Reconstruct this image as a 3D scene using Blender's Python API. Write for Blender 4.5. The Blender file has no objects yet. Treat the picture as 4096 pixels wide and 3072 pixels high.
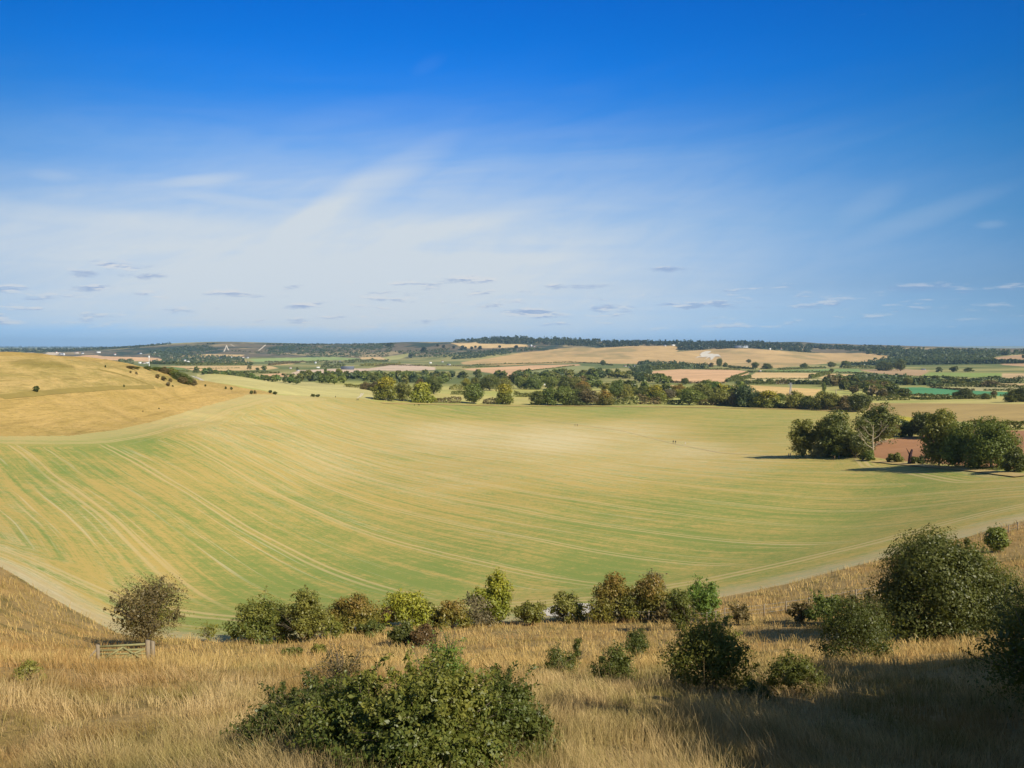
import bpy, math, random
import numpy as np
from mathutils import Vector
R = math.radians
sc = bpy.context.scene
HAZE = True
C = sc.collection

# ------------------------------------------------------------------ camera, sky, sun, exposure
F = 3190.0                      # focal length in photo pixels (4096 wide)
PITCH = R(2.75)
cd = bpy.data.cameras.new("camera"); cam = bpy.data.objects.new("camera", cd); C.objects.link(cam)
cd.sensor_width = 36; cd.lens = 36 * F / 4096; cd.clip_start = .1; cd.clip_end = 90000
cam.location = (0, 0, 0); cam.rotation_euler = (math.pi / 2 - PITCH, 0, 0)
sc.camera = cam
SUN_EL, SUN_AZ = R(38), R(134)      # azimuth from +Y towards +X: from the right, a little behind
sv = Vector((math.sin(SUN_AZ) * math.cos(SUN_EL), math.cos(SUN_AZ) * math.cos(SUN_EL), math.sin(SUN_EL)))
ld = bpy.data.lights.new("sun", 'SUN'); lo = bpy.data.objects.new("sun", ld); C.objects.link(lo)
ld.energy = 5.0; ld.angle = R(.5); ld.color = (1, .92, .80)
lo.rotation_euler = sv.to_track_quat('Z', 'Y').to_euler()
vs = sc.view_settings; vs.view_transform = 'Standard'; vs.look = 'None'; vs.gamma = 1; vs.exposure = 0.22

class NT:
    """tiny node helper"""
    def __init__(s, tree): s.t = tree; tree.nodes.clear()
    def n(s, typ, **kw):
        nd = s.t.nodes.new(typ)
        for k, v in kw.items():
            if hasattr(nd, k): setattr(nd, k, v)
        return nd
    def l(s, a, b): s.t.links.new(a, b)
    def put(s, v, sock):
        if hasattr(v, 'is_output') or isinstance(v, bpy.types.NodeSocket): s.l(v, sock)
        elif v is not None: sock.default_value = v
    def math(s, op, a, b=None, c=None, clamp=False):
        nd = s.n('ShaderNodeMath', operation=op, use_clamp=clamp)
        s.put(a, nd.inputs[0])
        if b is not None: s.put(b, nd.inputs[1])
        if c is not None: s.put(c, nd.inputs[2])
        return nd.outputs[0]
    def mix(s, f, a, b, blend='MIX'):
        nd = s.n('ShaderNodeMix', data_type='RGBA', blend_type=blend, clamp_factor=True)
        s.put(f, nd.inputs[0])
        for v, i in ((a, 6), (b, 7)):
            if isinstance(v, tuple) and len(v) == 3: v = (*v, 1)
            s.put(v, nd.inputs[i])
        return nd.outputs[2]
    def ss(s, x, a, b):         # smoothstep a..b -> 0..1
        nd = s.n('ShaderNodeMapRange', interpolation_type='SMOOTHSTEP')
        s.put(x, nd.inputs[0]); nd.inputs[1].default_value = a; nd.inputs[2].default_value = b
        return nd.outputs[0]
    def comb(s, x, y, z):
        nd = s.n('ShaderNodeCombineXYZ')
        for v, i in ((x, 0), (y, 1), (z, 2)): s.put(v, nd.inputs[i])
        return nd.outputs[0]
    def sep(s, v):
        nd = s.n('ShaderNodeSeparateXYZ'); s.put(v, nd.inputs[0]); return nd.outputs
    def noise(s, v, scale, detail=4, rough=.55, dist=0):
        nd = s.n('ShaderNodeTexNoise')
        if v is not None: s.put(v, nd.inputs['Vector'])
        nd.inputs['Scale'].default_value = scale; nd.inputs['Detail'].default_value = detail
        nd.inputs['Roughness'].default_value = rough; nd.inputs['Distortion'].default_value = dist
        return nd.outputs[0]
    def ramp(s, f, stops, interp='LINEAR'):
        nd = s.n('ShaderNodeValToRGB'); cr = nd.color_ramp; cr.interpolation = interp
        while len(cr.elements) < len(stops): cr.elements.new(.5)
        for e, (p, c) in zip(cr.elements, stops):
            e.position = p; e.color = (*c, 1) if len(c) == 3 else c
        s.put(f, nd.inputs[0]); return nd.outputs[0]

def px_dir(x, y):
    """photo pixel -> azimuth, tangent of elevation"""
    xc = (np.asarray(x, float) - 2048) / F; yc = -(np.asarray(y, float) - 1536) / F
    dy = math.cos(PITCH) + yc * math.sin(PITCH); dz = -math.sin(PITCH) + yc * math.cos(PITCH)
    return np.arctan2(xc, dy), dz / np.hypot(xc, dy)

world = bpy.data.worlds.new("World"); sc.world = world; world.use_nodes = True
w = NT(world.node_tree)
sky = w.n('ShaderNodeTexSky', sky_type='NISHITA', sun_disc=False, sun_elevation=SUN_EL, sun_rotation=SUN_AZ,
          altitude=200, air_density=1.0, dust_density=.6, ozone_density=2.5)
tc = w.n('ShaderNodeTexCoord'); d = tc.outputs['Generated']; X, Y, Z = w.sep(d)
el = w.math('MULTIPLY', w.math('ARCSINE', Z), 180 / math.pi)
az = w.math('MULTIPLY', w.math('ARCTAN2', X, Y), 180 / math.pi)
e01 = w.math('DIVIDE', el, 50.0, clamp=True)
tint = w.ramp(e01, [(0, (.50, 1.20, 2.8)), (.04, (.33, .84, 1.75)), (.08, (.24, .70, 1.36)), (.166, (.06, .78, 1.42)), (.26, (.003, .84, 1.60)),
                    (.37, (0, .80, 1.82)), (.47, (0, .70, 1.80)), (.60, (.45, .78, 1.3)), (1, (.95, .95, 1.0))])
# nishita spans more than a ramp's 0..1 colours when tinted
base = w.mix(1.0, sky.outputs[0], tint, 'MULTIPLY')
a35 = w.math('DIVIDE', az, 34.0)
side = w.math('SUBTRACT', 1.0, w.math('MULTIPLY', w.math('MINIMUM', w.math('MULTIPLY', a35, a35), 1.0), .30))  # sky colour dims either side of the view axis, imitating lens vignetting
vmn = w.n('ShaderNodeVectorMath', operation='SCALE'); w.l(base, vmn.inputs[0]); w.l(side, vmn.inputs['Scale']); base = vmn.outputs[0]
wz = w.math('ADD', w.math('MAXIMUM', Z, 0.0), .07)
cx, cy = w.math('DIVIDE', X, wz), w.math('DIVIDE', Y, wz)
cv = w.comb(w.math('ADD', w.math('MULTIPLY', cx, .55), w.math('MULTIPLY', cy, -.25)), w.math('MULTIPLY', cy, 1.6), 0)
n1 = w.noise(cv, .55, 5, .6, .7)
nl = w.noise(w.comb(w.math('MULTIPLY', az, .045), w.math('MULTIPLY', w.math('SUBTRACT', el, w.math('MULTIPLY', az, .10)), .30), 2.0), 1.0, 4, .6, .8)
nlc = w.math('SUBTRACT', nl, .5)
def gauss(azc, elc, sa, se, amp, k=0.0):
    a_ = w.math('DIVIDE', w.math('SUBTRACT', az, azc), sa); b_ = w.math('DIVIDE', w.math('ADD', w.math('SUBTRACT', el, elc), w.math('MULTIPLY', nlc, k)), se)
    return w.math('MULTIPLY', w.math('EXPONENT', w.math('MULTIPLY', w.math('MULTIPLY_ADD', a_, a_, w.math('MULTIPLY', b_, b_)), -1.0)), amp)
# milky veil of thin cloud, thickest to the left of centre a few degrees above the horizon
veil = w.math('ADD', gauss(-13, 3.0, 34, 6.6, .93, 3.5), gauss(-4, 9.5, 23, 6.2, .38, 6.0))
veil = w.math('ADD', veil, gauss(-34, 7.2, 16, 2.6, .28, 3.0))
veil = w.math('MULTIPLY', veil, w.math('ADD', .80, w.math('MULTIPLY', n1, .40)))
def local(azc, elc, rot):
    da = w.math('SUBTRACT', az, azc); de = w.math('SUBTRACT', el, elc)
    c, s_ = math.cos(R(rot)), math.sin(R(rot))
    return (w.math('ADD', w.math('MULTIPLY', da, c), w.math('MULTIPLY', de, s_)),
            w.math('SUBTRACT', w.math('MULTIPLY', de, c), w.math('MULTIPLY', da, s_)))
n2 = w.noise(w.comb(w.math('MULTIPLY', w.math('SUBTRACT', az, w.math('MULTIPLY', el, -.6)), .16), w.math('MULTIPLY', w.math('SUBTRACT', el, w.math('MULTIPLY', az, .38)), .62), 0), 1.0, 6, .66, .6)
for (vx, vy, L, T, rot, am) in ((800, 400, 6.0, 1.1, 29, .26), (690, 455, 3.4, .8, 33, .22), (440, 388, 2.6, .35, 10, .26), (2000, 468, 4.6, .7, 18, .13), (1880, 440, 2.2, .8, 25, .10),
                                (1020, 480, 6.5, .7, 14, .14), (500, 432, 4.0, .35, -4, .16), (925, 138, 1.2, .5, 25, .10), (760, 240, 5.0, .8, 12, .07), (120, 380, 1.3, .35, 0, .14),
                                (230, 470, 9.5, .6, -1, .16), (1100, 560, 9, .4, 3, .10), (2140, 485, .8, .25, 0, .14)):
    t_, e_ = px_dir(vx * 1.8517, vy * 1.8517)
    a_, b_ = local(math.degrees(t_), math.degrees(math.atan(e_)), rot)
    a_ = w.math('DIVIDE', a_, L); b_ = w.math('DIVIDE', b_, T)
    q = w.math('MULTIPLY_ADD', a_, a_, w.math('MULTIPLY', b_, b_))
    q = w.math('ADD', q, w.math('MULTIPLY', w.math('SUBTRACT', n2, .5), 2.6))
    veil = w.math('ADD', veil, w.math('MULTIPLY', w.math('SUBTRACT', 1.0, w.ss(q, -.9, 1.9)), am))
# a clearer blue band lies right on the horizon at the sides
band = w.math('MULTIPLY', w.math('SUBTRACT', 1.0, w.ss(w.math('ADD', el, w.math('MULTIPLY', w.math('SUBTRACT', n2, .5), 1.0)), .9, 1.5)), w.math('SUBTRACT', 1.0, gauss(2, 0, 14, 60, 1.0)))
veil = w.math('MULTIPLY', veil, w.math('SUBTRACT', 1.0, w.math('MULTIPLY', band, .38)))
veil = w.math('MULTIPLY', veil, w.math('SUBTRACT', 1.0, w.math('MULTIPLY', w.ss(el, 13, 22), .93)))
veil = w.math('MULTIPLY', veil, w.math('MULTIPLY_ADD', n2, .50, .76))
veil = w.math('MULTIPLY', w.math('MINIMUM', veil, .97), w.ss(el, -2.5, .8))
VEIL = (6.7, 7.35, 7.9)
col = w.mix(veil, base, VEIL)
# small flat cumulus in rows above the horizon: white top, blue-grey underside
CL = [(265,576,44,12),(180,590,30,9),(210,622,40,6),(330,596,24,7),(502,634,46,7),(398,671,32,7),(655,661,28,8),(885,612,44,5),(850,633,56,5),
      (1000,604,68,9),(1155,678,52,12),(1235,618,66,6),(1450,583,54,7),(1540,657,92,9),(1990,620,56,8),(1330,664,54,7)]
nc = w.noise(w.comb(w.math('MULTIPLY', az, .55), w.math('MULTIPLY', el, 2.0), 3.3), 1.0, 4, .62)
nb = w.math('SUBTRACT', nc, .5)
def streak(off):
    return w.noise(w.comb(w.math('MULTIPLY', az, .30), w.math('MULTIPLY', w.math('ADD', el, off), 1.75), 7.7), 1.0, 4, .58)
s0, s1 = streak(0.0), streak(.16)
rows = w.math('MULTIPLY', w.ss(el, .25, 1.6), w.math('SUBTRACT', 1.0, w.ss(el, 3.4, 5.6)))
cm = w.math('MULTIPLY_ADD', w.math('SUBTRACT', s0, .578), 15.0, w.math('MULTIPLY_ADD', rows, 4.0, -4.0))
sh = w.math('MULTIPLY', w.math('SUBTRACT', s0, s1), 16.0)
PXD = math.degrees(1 / 1722)
for (vx, vy, hw, hh) in CL:
    t_, e_ = px_dir(vx * 1.8517, vy * 1.8517)
    a_ = w.math('MULTIPLY', w.math('SUBTRACT', az, math.degrees(t_)), 1 / (hw * PXD * .95))
    b_ = w.math('MULTIPLY', w.math('SUBTRACT', el, math.degrees(math.atan(e_))), 1 / (hh * PXD))
    m = w.math('SUBTRACT', 1.3, w.math('MULTIPLY_ADD', a_, a_, w.math('MULTIPLY', b_, b_)))
    cm = w.math('MAXIMUM', cm, m)
    sh = w.math('MULTIPLY_ADD', w.math('GREATER_THAN', m, -1.2), b_, sh)
cmask = w.math('MULTIPLY', w.ss(w.math('MULTIPLY_ADD', nb, 9.0, cm), -.6, 2.4), w.math('SUBTRACT', .72, w.math('MULTIPLY', w.ss(az, 4, 30), .34)))
under = w.ss(w.math('MULTIPLY_ADD', nb, 1.5, sh), -.2, .9)
ccol = w.mix(under, (2.7, 3.8, 6.2), (7.6, 7.6, 7.7))
col = w.mix(cmask, col, ccol)
bg = w.n('ShaderNodeBackground'); w.l(col, bg.inputs[0]); bg.inputs[1].default_value = .084
world.cycles.sampling_method = 'MANUAL'; world.cycles.sample_map_resolution = 256
wo = w.n('ShaderNodeOutputWorld'); w.l(bg.outputs[0], wo.inputs[0])

# ------------------------------------------------------------------ helpers
def tag(o, label=None, cat=None, group=None, kind=None):
    if label: o['label'] = label
    if cat: o['category'] = cat
    if group: o['group'] = group
    if kind: o['kind'] = kind
    return o

def mesh(name, V, Fs, mat=None, smooth=False, attrs=None):
    """V (n,3); Fs list of int arrays (m,k)"""
    me = bpy.data.meshes.new(name)
    V = np.asarray(V, np.float32); Fs = [np.asarray(f, np.int32) for f in Fs if len(f)]
    me.vertices.add(len(V)); me.vertices.foreach_set('co', V.ravel())
    loops = np.concatenate([f.ravel() for f in Fs]); cnt = np.concatenate([np.full(len(f), f.shape[1], np.int32) for f in Fs])
    me.loops.add(len(loops)); me.loops.foreach_set('vertex_index', loops)
    me.polygons.add(len(cnt)); st = np.zeros(len(cnt), np.int32); st[1:] = np.cumsum(cnt)[:-1]
    me.polygons.foreach_set('loop_start', st)
    if smooth: me.polygons.foreach_set('use_smooth', np.ones(len(cnt), bool))
    me.update(calc_edges=True)
    for k, a in (attrs or {}).items():
        a = np.asarray(a, np.float32)
        if a.ndim == 1: at_ = me.attributes.new(k, 'FLOAT', 'POINT'); at_.data.foreach_set('value', a)
        elif a.shape[1] == 3: at_ = me.attributes.new(k, 'FLOAT_VECTOR', 'POINT'); at_.data.foreach_set('vector', a.ravel())
        else: at_ = me.attributes.new(k, 'FLOAT_COLOR', 'POINT'); at_.data.foreach_set('color', a.ravel())
    if mat: me.materials.append(mat)
    return me

def ob(name, data, parent=None, loc=(0, 0, 0), mat=None):
    o = bpy.data.objects.new(name, data); C.objects.link(o); o.location = loc
    if parent: o.parent = parent
    if mat:
        o.material_slots[0].link = 'OBJECT'; o.material_slots[0].material = mat
    return o

def hsh(ix, iy, s):
    v = np.sin(ix * 127.1 + iy * 311.7 + s * 74.7) * 43758.5453
    return v - np.floor(v)
def vnoise(x, y, s=0):
    ix, iy = np.floor(x), np.floor(y); fx, fy = x - ix, y - iy
    fx = fx * fx * (3 - 2 * fx); fy = fy * fy * (3 - 2 * fy)
    a = hsh(ix, iy, s); b = hsh(ix + 1, iy, s); c = hsh(ix, iy + 1, s); e = hsh(ix + 1, iy + 1, s)
    return (a + (b - a) * fx) * (1 - fy) + (c + (e - c) * fx) * fy - .5
def fbm(x, y, s=0, o=4):
    r = 0; a = 1
    for k in range(o): r = r + a * vnoise(x * 2 ** k, y * 2 ** k, s + k); a *= .5
    return r

# ------------------------------------------------------------------ terrain height function
V_ = 1.8517                       # (2212-wide view) -> photo pixels
cps = []                           # azimuth, r, e
def cv_(x, y, r): t, e = px_dir(x * V_, y * V_); cps.append((float(t), r, float(e)))
def cz_(deg, r, z): cps.append((R(deg), r, z / r))
for deg in (-75, -45, -25, 0, 25, 45, 75):
    for r in (1.5, 4, 9, 14.8): cz_(deg, r, -1.7 - .355 * r)
for x in (-500, 100, 600, 1106, 1600, 2150, 2700): cv_(x, 1458, 26)
for x in (100, 600, 1106, 1600): cv_(x, 1424, 48)
for x, y, r in ((-500,1400,45),(0,1385,55),(2040,1375,58),(2212,1365,55),(2700,1360,55),(330,1385,66),(700,1372,70),(1106,1368,70),(1500,1352,70),
                (2212,1250,90),(1900,1300,78),
                (0,1225,85),(270,1368,76),(-500,1160,75),(1150,1340,82),(1560,1290,92),(1900,1210,112),(2212,1125,140),(2700,1060,180),
                (0,1100,150),(0,1000,230),(0,950,290),(-500,960,290),(-500,1060,160),(300,1250,110),(350,1100,170),(400,1000,250),(400,930,340),
                (700,1290,103),(700,1100,200),(700,1000,310),(700,930,440),(700,880,620),
                (1106,1290,103),(1106,1200,140),(1106,1100,205),(1106,1000,320),(1106,950,440),(1106,900,640),(1106,876,780),
                (1500,1220,128),(1500,1100,205),(1500,1000,330),(1455,953,450),(1500,905,620),(1500,879,780),
                (1850,1130,175),(1850,1060,240),(1830,985,335),(1850,920,520),(1860,890,700),
                (2212,1050,205),(2212,1028,235),(2700,1020,240),(2212,960,340),(2212,915,520),(2000,905,600),(2212,876,720),(2000,868,850),(2700,880,700),(2700,950,350),
                (0,943,300),(0,850,365),(0,765,450),(150,940,312),(100,850,380),(150,800,440),(120,771,465),(-500,870,330),(-500,700,420),
                (250,783,500),(300,900,400),(280,840,450),(400,870,480),(430,832,560),(380,812,560),(540,853,560),(330,797,560),
                (600,862,570),(620,838,760),(470,820,800),(440,808,950),(700,850,760),(800,862,740),(810,845,900)):
    cv_(x, y, r)
for deg, r, z in ((-29, 640, -30), (-29, 1000, -60), (-23, 800, -42), (-23, 1100, -62), (-40, 640, -30), (-75, 600, 0), (-75, 1500, -50), (-17, 1150, -62)): cz_(deg, r, z)
for x, y, r in ((650,828,1250),(1106,845,1100),(1500,846,1100),(1900,850,1100),(2212,853,1050),(2700,855,1000),
                (900,822,1600),(1300,820,1600),(1700,820,1600),(2212,822,1600),(2700,822,1600),
                (200,800,2000),(500,803,2000),(800,802,2200),(1200,800,2300),(1600,800,2200),(2212,803,2200),(2700,803,2200),
                (150,788,2900),(500,785,3000),(900,786,3100),(1106,785,3200),(1500,787,2900),(1900,791,2900),(2212,794,2700),(2700,794,2700),
                (0,772,4600),(150,770,5000),(420,768,4900),(700,769,4600),(900,774,4200),(1106,772,3900),(1100,760,4300),(1300,776,3600),(1500,776,3700),(1750,780,3500),(2000,782,3300),(2212,782,3100),(2700,782,3100),
                (1530,765,4200),(1800,768,4200),(2100,768,4200),(2212,768,4000)):
    cv_(x, y, r)
def cs_(x, y, r): t, e = px_dir(x, y); cps.append((float(t), r, float(e)))
for x, y, r in ((2400,1391,4500),(2720,1384,4600),(3000,1392,4500),(3250,1408,4400),(3500,1413,4400),(3800,1412,4400),(2100,1396,4600),(1800,1385,4900),
                (736,1389,5400),(871,1378,5500),(1061,1379,5500),(1200,1379,5500),(1471,1378,5500),(1661,1370,5500),(1850,1369,5600),
                (2000,1355,6100),(2200,1356,6100),(2400,1368,5600),(2700,1370,5500),(3000,1371,5400),(3250,1376,5300),(3600,1392,5200),(3800,1399,5100),(4096,1402,5000),(5000,1402,5000),
                (600,1396,5400),(0,1396,10000),(300,1398,10000),(500,1397,10000),(-800,1398,10000),(0,1391,22000),(400,1391,22000),(-800,1391,22000),
                (680,1410,5000),(900,1398,5050),(1150,1400,5000),(1450,1402,4900),(1650,1395,4900)):
    cs_(x, y, r)
for deg in (-14, -6, 2, 10, 18, 26, 35, 50, 75):
    cz_(deg, 7600, -25); cz_(deg, 12000, -70); cz_(deg, 26000, -75)
for deg in (-75, -40, -25): cz_(deg, 27000, -78)
cps = np.array(cps)
def _phi(d2): return .5 * d2 * np.log(np.maximum(d2, 1e-12))
def _uv(t, r): return np.stack([np.clip(t, R(-80), R(80)) * 3.2, np.log(r)], -1)
P0 = _uv(cps[:, 0], cps[:, 1]); n0 = len(P0)
K = _phi(((P0[:, None] - P0[None]) ** 2).sum(-1)) + np.eye(n0) * 2e-3
Q = np.concatenate([np.ones((n0, 1)), P0], 1)
A = np.block([[K, Q], [Q.T, np.zeros((3, 3))]])
sol = np.linalg.solve(A, np.concatenate([cps[:, 2], np.zeros(3)]))
def tps(t, r):
    U = _uv(t, r); out = sol[n0] + U @ sol[n0 + 1:]
    for i in range(n0):
        out = out + sol[i] * _phi((U[:, 0] - P0[i, 0]) ** 2 + (U[:, 1] - P0[i, 1]) ** 2)
    return out
def sstep(x, a, b):
    t = np.clip((x - a) / (b - a), 0, 1); return t * t * (3 - 2 * t)
def H(x, y):
    x = np.asarray(x, float).ravel(); y = np.asarray(y, float).ravel()
    r = np.maximum(np.hypot(x, y), .8); t = np.arctan2(x, y)
    z = tps(t, r) * r
    m = sstep(np.abs(t), R(95), R(175))             # close the circle behind the camera
    if m.max() > 0:
        k = m > 0; z[k] = z[k] * (1 - m[k]) + m[k] * (-1.7 - .355 * np.minimum(r[k], 120) - .01 * np.clip(r[k] - 120, 0, 3000))
    near = 1 - sstep(r, 60, 110)
    z = z + near * sstep(r, 4, 14) * (.22 * fbm(x / 3.1, y / 3.1, 3) + .10 * fbm(x / .8, y / .8, 5, 3))
    z = z + sstep(r, 90, 260) * (1 - sstep(r, 650, 1500)) * .7 * fbm(x / 60, y / 60, 9)
    gh = sstep(-t, R(10), R(20)) * sstep(r, 300, 380) * (1 - sstep(r, 600, 800))
    z = z + gh * (.9 * fbm(x / 22, y / 22, 21, 4) + .35 * fbm(x / 6, y / 6, 22, 3))
    fz = sstep(r, 3600, 4400) * (1 - sstep(r, 5200, 6200))
    z = z + fz * (24 * fbm(x / 420, y / 420, 31, 4))
    return z

# terrain sample grid (azimuth x ln r), used both for the mesh and for tracing pixels to the ground
rr = [.8]
while rr[-1] < 30000:
    r = rr[-1]
    k = .035 if r < 8 else .0075 if r < 60 else .0052 if r < 900 else .0068 if r < 3000 else .0045 if r < 6500 else .02
    rr.append(r * (1 + k))
rr = np.array(rr)
fine = np.arange(-36.5, 36.51, .072)
az_ = np.concatenate([np.arange(-180, -60, 6.0), np.arange(-60, -36.5, 1.0), fine, np.arange(37, 60, 1.0), np.arange(60, 180.1, 6.0)])
az_[-1] = 180; azr = np.radians(az_)
TT, RR = np.meshgrid(azr, rr, indexing='ij')
GX, GY = RR * np.sin(TT), RR * np.cos(TT)
GX[-1] = GX[0]; GY[-1] = GY[0]
GZ = H(GX, GY).reshape(GX.shape); GZ[-1] = GZ[0]
GE = GZ / RR
i0 = int(np.argmin(abs(az_ - fine[0]))); i1 = i0 + len(fine)
GEf = GE[i0:i1]

def at(x, y, rmin=0):
    """photo pixel -> ground point hit by that ray (vectorised)"""
    t, e = px_dir(np.atleast_1d(x), np.atleast_1d(y))
    f = (np.degrees(t) - fine[0]) / .072; i = np.clip(np.floor(f).astype(int), 0, len(fine) - 2); fr = np.clip(f - i, 0, 1)
    prof = GEf[i] * (1 - fr[:, None]) + GEf[i + 1] * fr[:, None]
    ok = (prof >= e[:, None]) & (rr[None] >= np.broadcast_to(np.atleast_1d(rmin), e.shape)[:, None]) & (rr[None] > 5)
    j = ok.argmax(1); miss = ~ok.any(1)
    if miss.any():              # above every ground: use the highest visible ground beyond 3 km
        far = np.where(rr > 3000)[0]; j[miss] = far[prof[miss][:, far].argmax(1)]
    j = np.clip(j, 1, len(rr) - 1); a = np.arange(len(j))
    p0, p1 = prof[a, j - 1], prof[a, j]
    s = np.where(miss, 1, np.clip((e - p0) / np.where(abs(p1 - p0) < 1e-9, 1, p1 - p0), 0, 1))
    r = rr[j - 1] + (rr[j] - rr[j - 1]) * s
    X_, Y_ = r * np.sin(t), r * np.cos(t)
    return np.stack([X_, Y_, H(X_, Y_)], -1)
def at1(x, y, rmin=0): return at(x, y, rmin)[0]

def inside(px, py, poly):
    ins = np.zeros(len(px), bool); n = len(poly)
    for i in range(n):
        x1, y1 = poly[i]; x2, y2 = poly[(i + 1) % n]
        if y1 == y2: continue
        c = ((y1 > py) != (y2 > py)) & (px < (x2 - x1) * (py - y1) / (y2 - y1) + x1)
        ins ^= c
    return ins
def densify(poly, k=6, closed=True):
    poly = np.asarray(poly, float); out = []
    n = len(poly)
    for i in range(n if closed else n - 1):
        a, b = poly[i], poly[(i + 1) % n]
        for j in range(k): out.append(a + (b - a) * j / k)
    if not closed: out.append(poly[-1])
    return np.array(out)
def cr(x0, y0, s, pts): return [(x0 + a / s, y0 + b / s) for a, b in pts]
S6 = 3.687
def c1(p): return cr(0, 1340, S6, p)
def c2(p): return cr(600, 1340, S6, p)
def c3(p): return cr(1200, 1340, S6, p)
def c4(p): return cr(1800, 1340, S6, p)
def c5(p): return cr(2400, 1340, S6, p)
def c6(p): return cr(3000, 1340, S6, p)
def c7(p): return cr(3496, 1340, S6, p)
def vv(p): return [(a * V_, b * V_) for a, b in p]
def lin(r, g, b): return tuple(((c / 255 + .055) / 1.055) ** 2.4 for c in (r, g, b))

# ------------------------------------------------------------------ zones of the ground
NEARV = [(-600,1150),(0,1225),(100,1285),(200,1340),(270,1372),(450,1385),(560,1385),(700,1372),(800,1358),(1000,1350),(1180,1337),(1280,1329),(1450,1325),
         (1560,1290),(1700,1262),(1900,1210),(2090,1160),(2212,1125),(2500,1085)]
edge_img = np.array(vv(NEARV[1:-1])); ep = at(edge_img[:, 0], edge_img[:, 1], 60)
et, er = np.arctan2(ep[:, 0], ep[:, 1]), np.hypot(ep[:, 0], ep[:, 1])
def rb(t): return np.interp(t, np.concatenate([[R(-70), R(-45)], et, [R(45), R(70)]]), np.concatenate([[75, 78], er, [185, 260]]))
def world_poly(img, rmin=0, k=6):
    p = densify(img, k); q = at(p[:, 0], p[:, 1], rmin); return q[:, :2]
TANF, SALM, PALE, OLIV = (212, 180, 122), (214, 172, 124), (210, 190, 160), (165, 160, 95)
zones = []                          # name, label, colour, image polygon, rmin, stripe
def zone(name, label, colr, poly, rmin=1300): zones.append((name, label, lin(*colr), poly, rmin))
# gold hill on the left
zone('grassy_hill', 'smooth golden grass hill rising at the left of the valley', (196, 158, 84), vv([(-900,700),(-300,700),(0,700),(250,700),(380,795),(432,826),(470,838),(540,852),(420,884),(330,911),(250,929),(150,942),(0,943),(-500,950),(-900,950)]), 250)
GH = len(zones) - 1
zone('pale_field', 'pale green stubble field beyond the gold hill', (196, 184, 116), vv([(425,808),(520,812),(800,838),(812,850),(812,864),(780,861),(600,852),(548,852),(470,837),(436,826)]), 640)
zone('ploughed_field', 'red-brown ploughed field behind the right-hand oaks', (172, 126, 86), [(3480,1772),(3560,1756),(3690,1742),(3870,1722),(4400,1722),(4400,1890),(3900,1866),(3700,1850),(3560,1840),(3480,1826)], 200)
zone('stubble_field', 'wide olive stubble field at the right, beyond the ploughed field', (176, 150, 92), [(3466,1612),(4400,1618),(4400,1700),(4096,1702),(3920,1694),(3640,1668),(3466,1646)], 400)
zone('grass_strip', 'yellow grass strip beside the hedge', (176, 160, 58), [(3570,1660),(3660,1672),(3655,1686),(3600,1684)], 400)
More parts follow.
